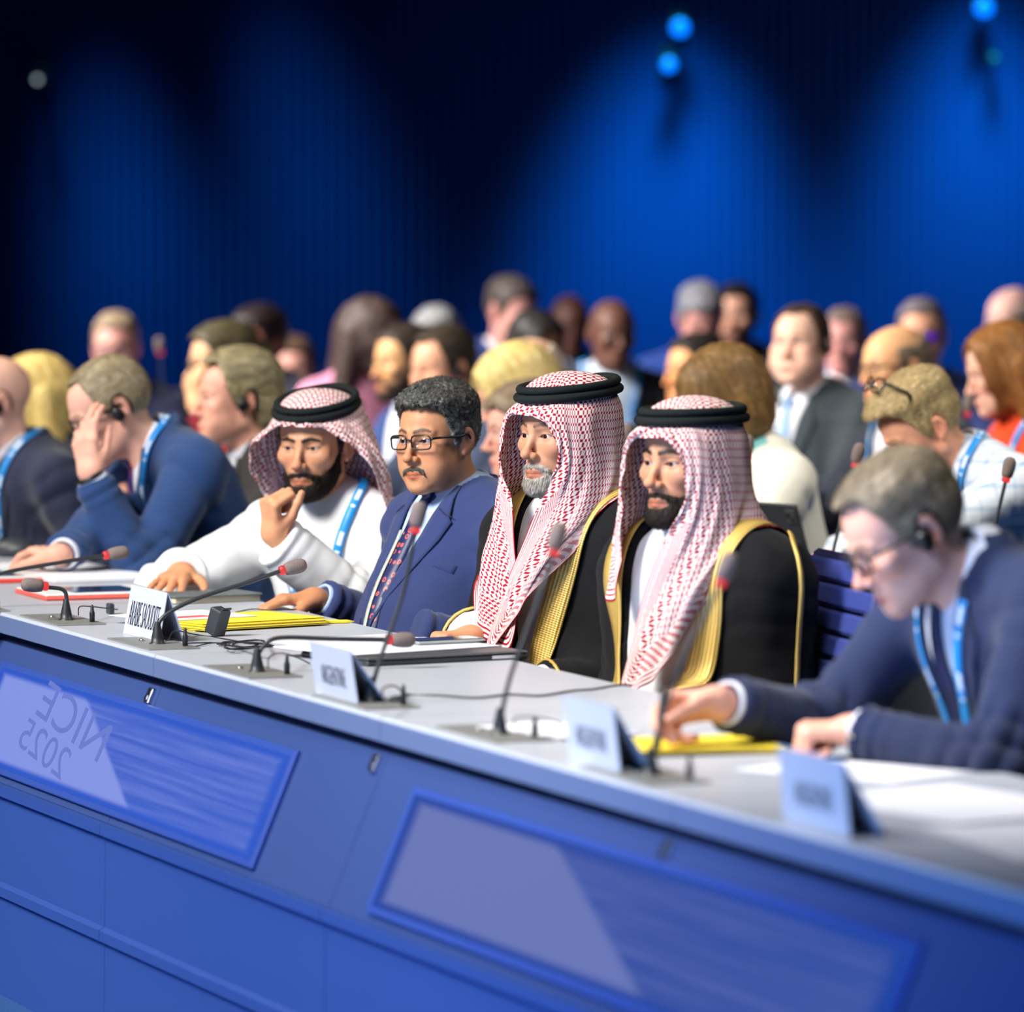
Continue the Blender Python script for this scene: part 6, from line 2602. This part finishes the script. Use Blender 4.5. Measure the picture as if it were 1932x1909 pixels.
small_desk('small dark desk before the woman in orange blouse', 1815, 15.0)
small_desk('small dark desk behind the white robed man', 668, 15.8)
small_desk('small dark desk before the far man with glasses at the left', 312, 18.6)
mic_far((1184, 798), 13.3, 1172, 'microphone with red ring between the two red checked headscarves')
mic_far((1412, 820), 13.0, 1400, 'microphone just behind the headscarf of the nearer cloaked man')
mic_far((1624, 836), 12.7, 1572, 'microphone rising in front of the man in plaid shirt')
mic_far((1908, 862), 12.4, 1862, 'microphone in front of the plaid shirt sleeve at the right')
mic_far((1828, 745), 15.0, 1815, 'blurred microphone in front of the woman in orange blouse')
mic_far((678, 755), 15.8, 668, 'blurred microphone above the white robed man')
mic_far((300, 636), 18.6, 312, 'blurred microphone beside the far man with glasses at the left')

# tablet standing on the second desk
p = at(1470, 1015, 13.0)
t = thing('tablet', 'dark tablet standing in its cover behind the nearer cloaked man', 'tablet', (p[0], p[1], .75), DESK_YAW + .30)
M = Matrix.Translation((0, 0, .002)) @ Matrix.Rotation(.32, 4, 'X')
mb = MB(); mb.box((-.125, -.004, .0), (.125, .004, .172), .004, M); mb.build('case', plain('slate_case', (30, 33, 38), rough=.6), t)
mb = MB(); mb.box((.083, -.0075, .125), (.118, -.004, .160), .004, M); cm_ = mb.build('camera_plate', plain('camera_plate', (40, 42, 46), rough=.7), t)
mb = MB()
for k in range(2): mb.lathe([(.006, 0), (.006, .002), (.004, .003)], 12, M=M @ Matrix.Translation((.093 + .014 * k, -.0075, .148 - .010 * k)) @ Matrix.Rotation(math.pi / 2, 4, 'X'))
mb.build('camera_lens', plain('camera_lens', (8, 8, 10), rough=.6), cm_)
mb = MB(); mb.box((-.12, 0, 0), (.12, .003, .11), .001, Matrix.Translation((0, .03, 0)) @ Matrix.Rotation(.75, 4, 'X')); mb.build('stand_flap', M_grey_dark, t)

# ---------------------------------------------------------------- the audience
def chain_cone(pts):
    return pts


def hair_bob(length=-.13, face=.072):
    return dict(hline=None, hside=.018, htop=.024, hnoise=.004, hfreq=60, haniso=(1.4, 1.4, .25),
                hextra=[(ell((0, .035, -.03), (.104, .098, .115)), .04)],
                hcut=[(ell((0, -.135, -.045), (face, .085, .15)), .012), (rbox((0, 0, length - .1), (.3, .3, .1), .005), .02)], hbox=((-.14, -.15, -.2), (.14, .17, .17)))


def hair_long(length=-.30, face=.068, vol=1.0):
    ex = [(ell((0, .035, -.02), (.098, .098, .10)), .04), (cone((0, .075, .0), (0, .10, length + .07), .075, .075), .04)]
    for s in (-1, 1):
        ex.append((cone((s * .068, .03, .0), (s * .088 * vol, .04, length + .06), .04, .045), .03))
    return dict(hline=None, hside=.014, htop=.018, hnoise=.004, hfreq=55, haniso=(1.4, 1.4, .2), hextra=ex,
                hcut=[(ell((0, -.13, -.05), (face, .088, .16)), .012)], hbox=((-.16, -.15, length - .06), (.16, .22, .17)))


def glass(color=(20, 20, 24), **k):
    d = dict(w=.047, h=.031, color=color); d.update(k); return d


def shirt_only(rgb): return cmat('cotton', rgb)


PLAID = None


def plaid_mat():
    m, nt, b = new_mat('plaid_cotton')
    tc = N(nt, 'ShaderNodeTexCoord'); sp = N(nt, 'ShaderNodeSeparateXYZ'); nt.links.new(tc.outputs['Object'], sp.inputs[0])
    def line(o, per, wd):
        return math_n(nt, 'LESS_THAN', math_n(nt, 'FRACT', math_n(nt, 'DIVIDE', o, per)), wd)
    a = math_n(nt, 'ADD', math_n(nt, 'MULTIPLY', line(sp.outputs[0], .045, .18), .5), math_n(nt, 'MULTIPLY', line(sp.outputs[2], .05, .2), .5))
    a = math_n(nt, 'ADD', a, math_n(nt, 'MULTIPLY', line(sp.outputs[1], .045, .18), .3))
    mx = N(nt, 'ShaderNodeMix', data_type='RGBA'); nt.links.new(a, mx.inputs[0])
    mx.inputs[6].default_value = lin4((214, 222, 230)); mx.inputs[7].default_value = lin4((150, 174, 204))
    nt.links.new(mx.outputs[2], b.inputs['Base Color']); b.inputs['Roughness'].default_value = .8
    return m


PINK, TAN, FAIR, OLIVE, DARK = (222, 166, 148), (216, 164, 122), (232, 184, 158), (206, 152, 112), (98, 64, 52)
H_BR, H_BK, H_GR, H_BL = (70, 52, 38), (24, 20, 19), (128, 126, 124), (206, 176, 104)
SMALL = dict(arm=(.27, .24), w=.9)


def suited(label, eye, Y, yaw, hyaw, q, color=(30, 34, 50), pitch=0, shirt=(222, 226, 236), tie=None, lanyard=False, **kw):
    dk_ = {k: kw.pop(k) for k in list(kw) if k in ('pin', 'vneck', 'vbot', 'lan_pts')}
    c = person(label, eye, Y, yaw, hyaw, pitch=pitch, q=q, **kw)
    dress_suit(c, color, shirt=shirt, tie=tie, lanyard=lanyard, **dk_)
    return c


SAT = lambda rgb: cmat('satin', rgb)

# second row
c = suited('man with slicked back greying fair hair, earpiece and black suit, in profile', (444, 753), 14.2, 70, 73,
           dict(skin=(224, 164, 142), hair=(104, 92, 62), hair2=(176, 164, 128), hline='recede', htop=.026, hside=.015, hextra=[(ell((0, .07, -.02), (.078, .066, .085)), .02)], hnoise=.004, hfreq=80, haniso=(1.2, .25, 1), flow='back', strands=2400, slen=.05, swid=.001, ears=(1,), nose=1.15, brow=(140, 120, 90), fat=.005),
           color=(40, 38, 38), tie=SAT((60, 60, 70)), lean=-.03, w=1.05)
c = person('woman with a brown bob, earpiece and cream cardigan over a teal top', (1362, 752), 13.9, 70, 72, pitch=18, lean=-.10,
           q=dict(skin=(228, 174, 140), hair=(92, 66, 36), hair2=(150, 116, 70), ears=(1,), wide=.94, jaw=.9, strands=1600, slen=.06, swid=.001, flow='down', **dict(hair_bob(-.155, .062), hcut=[(ell((0, -.125, -.078), (.088, .09, .105)), .012), hair_bob(-.155)['hcut'][1], (ell((.088, -.05, -.075), (.062, .064, .07)), .012)])), fine=False, **SMALL)
dress_shirt(c, cmat('cotton', (224, 221, 204)), collar=False, name='cardigan', vneck=([-.06, .02, .12, .34], [.10, .085, .05, .0]), inner=cmat('cotton', (110, 178, 178)), amp=.008)
mb = MB(); mb.lathe([(.001, -.008), (.006, -.003), (.006, .003), (.001, .007)], 10, M=Matrix.Translation(Vector(c.h2l([[.078, .006, -.045]])[0]))); mb.build('earring', cmat('metal', (220, 200, 150)), c.o, smooth=True)
wl = on_z(1560, 1062, .79)
c = person('fair-haired man in pale plaid shirt bowing his head, sunglasses pushed up on his hair', (1738, 806), 13.1, 68, 72, pitch=36, lean=-.22, neckv=(0, .06, -.03),
           q=dict(skin=(230, 164, 132), hair=(150, 124, 78), hair2=(222, 200, 150), hline='recede', htop=.024, hfront=.012, hside=.004, hnoise=.005, hfreq=42, haniso=(1.6, .5, 1.6), flow='back', strands=3200, slen=.055, swid=.001, slift=.006, curl=.2, scalp=.55, brow=(150, 120, 80)),
           wl=wl, hl=('rest', (-.95, -.2, -.05), (0, 0, -1)), w=1.05)
dress_shirt(c, plaid_mat(), collar=True, lanyard=True, amp=.009)
g = build_glasses(c.o, tuple(c.h2l([[0, -.018, .115]])[0]), tuple(Matrix((c.Rh @ rotx(math.radians(-62))).tolist()).to_euler()), c.sc, color=(24, 20, 18), w=.05, h=.036, y=-.052, ww=1.06, t=.0026)
g.name = 'sunglasses'
c = person('person with short brown hair and green top half hidden by the grey goateed man', (990, 812), 14.1, 70, 76, pitch=6,
           q=dict(skin=(226, 168, 150), hair=(92, 76, 58), hair2=(140, 122, 100), htop=.02, hside=.012, hline='low', wide=.95), wl=at(905, 960, 13.6), hl=('rest', (-.7, -.3, .4), (0, 0, -1)), **SMALL)
dress_shirt(c, cmat('cotton', (24, 132, 104)), collar=False, amp=.006, rarm=(.055, .044, .036))
c = person('woman with bright blonde hair and glasses leaning forward in a cream jacket', (972, 742), 15.0, 72, 76, pitch=20, lean=-.2,
           q=dict(skin=(228, 172, 152), hair=(206, 176, 92), hair2=(240, 222, 160), glasses=glass((150, 150, 140)), wide=.94, strands=1400, slen=.06, swid=.0012, flow='down', brow=(180, 150, 100), **hair_bob(-.12, .066)), **SMALL)
dress_shirt(c, cmat('cotton', (226, 222, 202)), collar=True, amp=.008, name='jacket')

# third row
c = suited('stout dark-haired man in charcoal suit and pale blue tie looking at the camera', (1510, 651), 16.4, 46, 27,
           dict(skin=(234, 186, 162), hair=(52, 40, 32), hline='recede', htop=.012, hside=.007, fat=.009, scalp=.5, ears=(1,), brow=(80, 60, 48)), color=(50, 60, 66), tie=SAT((150, 182, 228)), pitch=-4, w=1.15, depth=1.15, belly=.03, lanyard=False)
c = suited('balding man with glasses and dark side hair behind the plaid shirt', (1686, 691), 15.9, 62, 58,
           dict(skin=(236, 180, 130), hair=(96, 82, 64), hair2=(150, 136, 116), hline='horseshoe', hside=.008, htop=.008, glasses=glass((40, 36, 36)), ears=()), color=(38, 44, 58), pitch=4, lanyard=True)
c = person('red-haired woman in orange blouse looking down, in profile at the right', (1890, 697), 15.2, 70, 76, pitch=16, lean=-.06,
           q=dict(skin=(234, 184, 160), hair=(112, 66, 30), hair2=(164, 112, 58), wide=.93, jaw=.9, strands=1500, slen=.09, swid=.001, flow='down', brow=(150, 100, 60), **hair_long(-.28, .084, .95)), **SMALL)
dress_shirt(c, cmat('cotton', (238, 76, 34)), collar='open', lanyard=True, amp=.006, name='blouse')
c = suited('dark-haired man with closed eyes and earpiece behind the man with curly grey hair', (834, 694), 16.6, 60, 52,
           dict(skin=(228, 170, 138), hair=(44, 36, 28), hline='recede', htop=.016, hside=.010, ears=(1,), lid=.0012, lidlo=.0012, stubble=.25, fat=.004), color=(54, 66, 92), pitch=9)
c = suited('bearded man in blue suit in profile beside the man with closed eyes', (762, 684), 17.4, 62, 58,
           dict(skin=(222, 170, 118), hair=(38, 32, 26), htop=.012, hside=.007, beard='full', bthick=.004, beardcol=(40, 30, 24), beardcol2=(70, 54, 40), stubble=.7), color=(38, 66, 124), pitch=2)
c = person('dark-haired woman with glasses and hair tied back, in profile at the left', (418, 686), 16.6, 70, 74, pitch=4,
           q=dict(skin=(232, 184, 140), hair=(44, 40, 28), hair2=(92, 84, 56), hline='short', htop=.020, hside=.012, hextra=[(ell((0, .135, .01), (.042, .042, .045)), .02)], hbox=((-.13, -.15, -.14), (.13, .2, .17)), glasses=glass((34, 40, 70)), wide=.94),
           wl=at(372, 770, 16.3), hl=('loose', (-.15, 0, 1), (.6, .6, 0)), **SMALL)
dress_shirt(c, cmat('cotton', (140, 24, 44)), collar=False, amp=.006)
c = person('woman with long blonde hair behind the bald man at the left', (62, 752), 16.0, 72, 82, pitch=6,
           q=dict(skin=(230, 180, 150), hair=(196, 164, 84), hair2=(236, 214, 142), wide=.94, strands=1200, slen=.09, swid=.0012, flow='down', **hair_long(-.22, .07, 1.1)), **SMALL)
dress_shirt(c, cmat('cotton', (40, 44, 62)), collar=False, amp=.006)
c = suited('balding man behind the bright blonde woman', (992, 716), 15.7, 66, 70,
           dict(skin=(230, 180, 150), hair=(150, 140, 124), hline='horseshoe', hside=.008, htop=.006), color=(44, 54, 80), pitch=10)
c = suited('dark-haired man half hidden behind the brown bob', (1312, 702), 17.6, 62, 60,
           dict(skin=(224, 160, 104), hair=(28, 24, 22), htop=.016), color=(28, 32, 48))

# back rows
c = suited('man with short light brown hair and glasses facing the camera at the far left', (218, 657), 18.8, 20, 4,
           dict(skin=(216, 158, 146), hair=(120, 102, 80), hair2=(160, 142, 116), htop=.014, hside=.006, glasses=glass((70, 56, 70)), wide=.98), color=(28, 34, 66), pitch=4, tie=SAT((60, 50, 80)))
c = suited('man with black hair behind the woman with tied back hair', (486, 648), 18.9, 50, 40,
           dict(skin=(170, 118, 98), hair=(26, 18, 20), htop=.026, hside=.012, hline='low'), color=(26, 30, 48))
c = suited('smiling person with brown hair and glasses facing the camera', (553, 699), 20.2, 15, 6,
           dict(skin=(224, 164, 150), hair=(78, 58, 46), hair2=(112, 88, 70), htop=.018, hside=.010, glasses=glass((120, 90, 90)), wide=.98), color=(96, 104, 124), pitch=2)
c = person('woman with long dark hair and pink jacket turned away to the right', (704, 634), 18.3, -30, -52, pitch=6,
           q=dict(skin=(216, 170, 160), hair=(40, 28, 28), hair2=(80, 64, 58), **hair_long(-.30, .06, 1.1)), **SMALL)
dress_shirt(c, cmat('cotton', (216, 146, 176)), collar=True, name='jacket', amp=.008)
c = suited('grey-haired man half hidden behind the man with closed eyes', (823, 647), 19.7, 12, 4,
           dict(skin=(206, 150, 132), hair=(112, 114, 116), hair2=(170, 172, 174), htop=.022, hside=.014, hline='low'), color=(40, 46, 60))
c = suited('tall dark-haired man in navy jacket and white shirt looking down to the right', (966, 588), 20.2, -20, -42,
           dict(skin=(216, 158, 148), hair=(56, 50, 48), htop=.020, hside=.008), color=(28, 48, 104), pitch=12)
c = suited('man with dark skin and black hair looking down beside the navy jacket', (1012, 660), 18.2, -40, -55,
           dict(skin=(120, 80, 68), hair=(20, 18, 18), htop=.016, hside=.010, hline='recede'), color=(40, 44, 56), pitch=22)
c = suited('man with dark skin and shaved head at the back', (1076, 614), 21.3, 0, -4,
           dict(skin=(92, 58, 50), hair=(20, 16, 16), style='none', scalp=.4), color=(40, 46, 84), pitch=8, shirt=(120, 128, 150))
c = suited('man with dark skin and shaved head in black suit with blue lanyard', (1156, 630), 18.9, -10, -16,
           dict(skin=(100, 66, 54), hair=(30, 24, 24), style='none', scalp=.3), color=(28, 31, 40), shirt=(206, 222, 240), lanyard=True, pitch=4, vneck=([-.06, -.01, .1, .40], [.085, .08, .075, .03]), w=1.08)
c = suited('grey-haired man looking down beside the bearded man at the back', (1322, 602), 20.0, 10, -8,
           dict(skin=(204, 146, 136), hair=(92, 94, 102), hair2=(136, 138, 146), htop=.022, hside=.010, hline='low'), color=(26, 56, 128), pitch=22)
c = suited('bearded dark-haired man at the back in black jacket', (1388, 596), 20.8, 20, 14,
           dict(skin=(214, 162, 138), hair=(24, 20, 20), htop=.016, hside=.008, beard='full', bthick=.004, beardcol=(40, 30, 30), beardcol2=(64, 50, 48), stubble=.6), color=(26, 28, 40), shirt=(170, 190, 230))
c = suited('man with cropped grey-brown hair behind the stout man', (1592, 645), 19.6, 20, 14,
           dict(skin=(200, 142, 136), hair=(96, 82, 76), htop=.010, hside=.005, scalp=.4), color=(30, 40, 88), pitch=3)
c = suited('man in navy suit with violet reflections painted on his spectacle lenses and a round lapel badge', (1738, 634), 17.8, 12, 4,
           dict(skin=(216, 156, 126), hair=(84, 78, 84), htop=.012, hside=.006, scalp=.4, glasses=glass((70, 40, 130), lens=plain('violet_reflection_lens', (116, 48, 225), rough=.2, alpha=.85))), color=(32, 44, 92), shirt=(200, 216, 244), tie=SAT((120, 160, 220)), w=1.1)  # violet reflection painted into the lens colour
P = c.Tor.proj(c.J, [(.105, .10)], .006)[0]
mb = MB(); mb.lathe([(.018, 0), (.018, .003), (.015, .005), (.001, .005)], 16, M=Matrix.Translation(Vector(P)) @ Matrix.Rotation(math.pi / 2, 4, 'X')); mb.build('lapel_badge', cmat('plastic', (180, 150, 150)), c.o)
c = suited('bald man at the top right edge of the audience', (1908, 604), 20.0, 60, 50,
           dict(skin=(222, 176, 164), hair=(150, 140, 132), hline='horseshoe', hside=.005, htop=.004), color=(38, 44, 60), pitch=4)
c = suited('dark-haired man behind the red-haired woman', (1942, 666), 18.2, 60, 62,
           dict(skin=(206, 150, 126), hair=(34, 32, 26), htop=.018, hside=.010), color=(28, 34, 50))
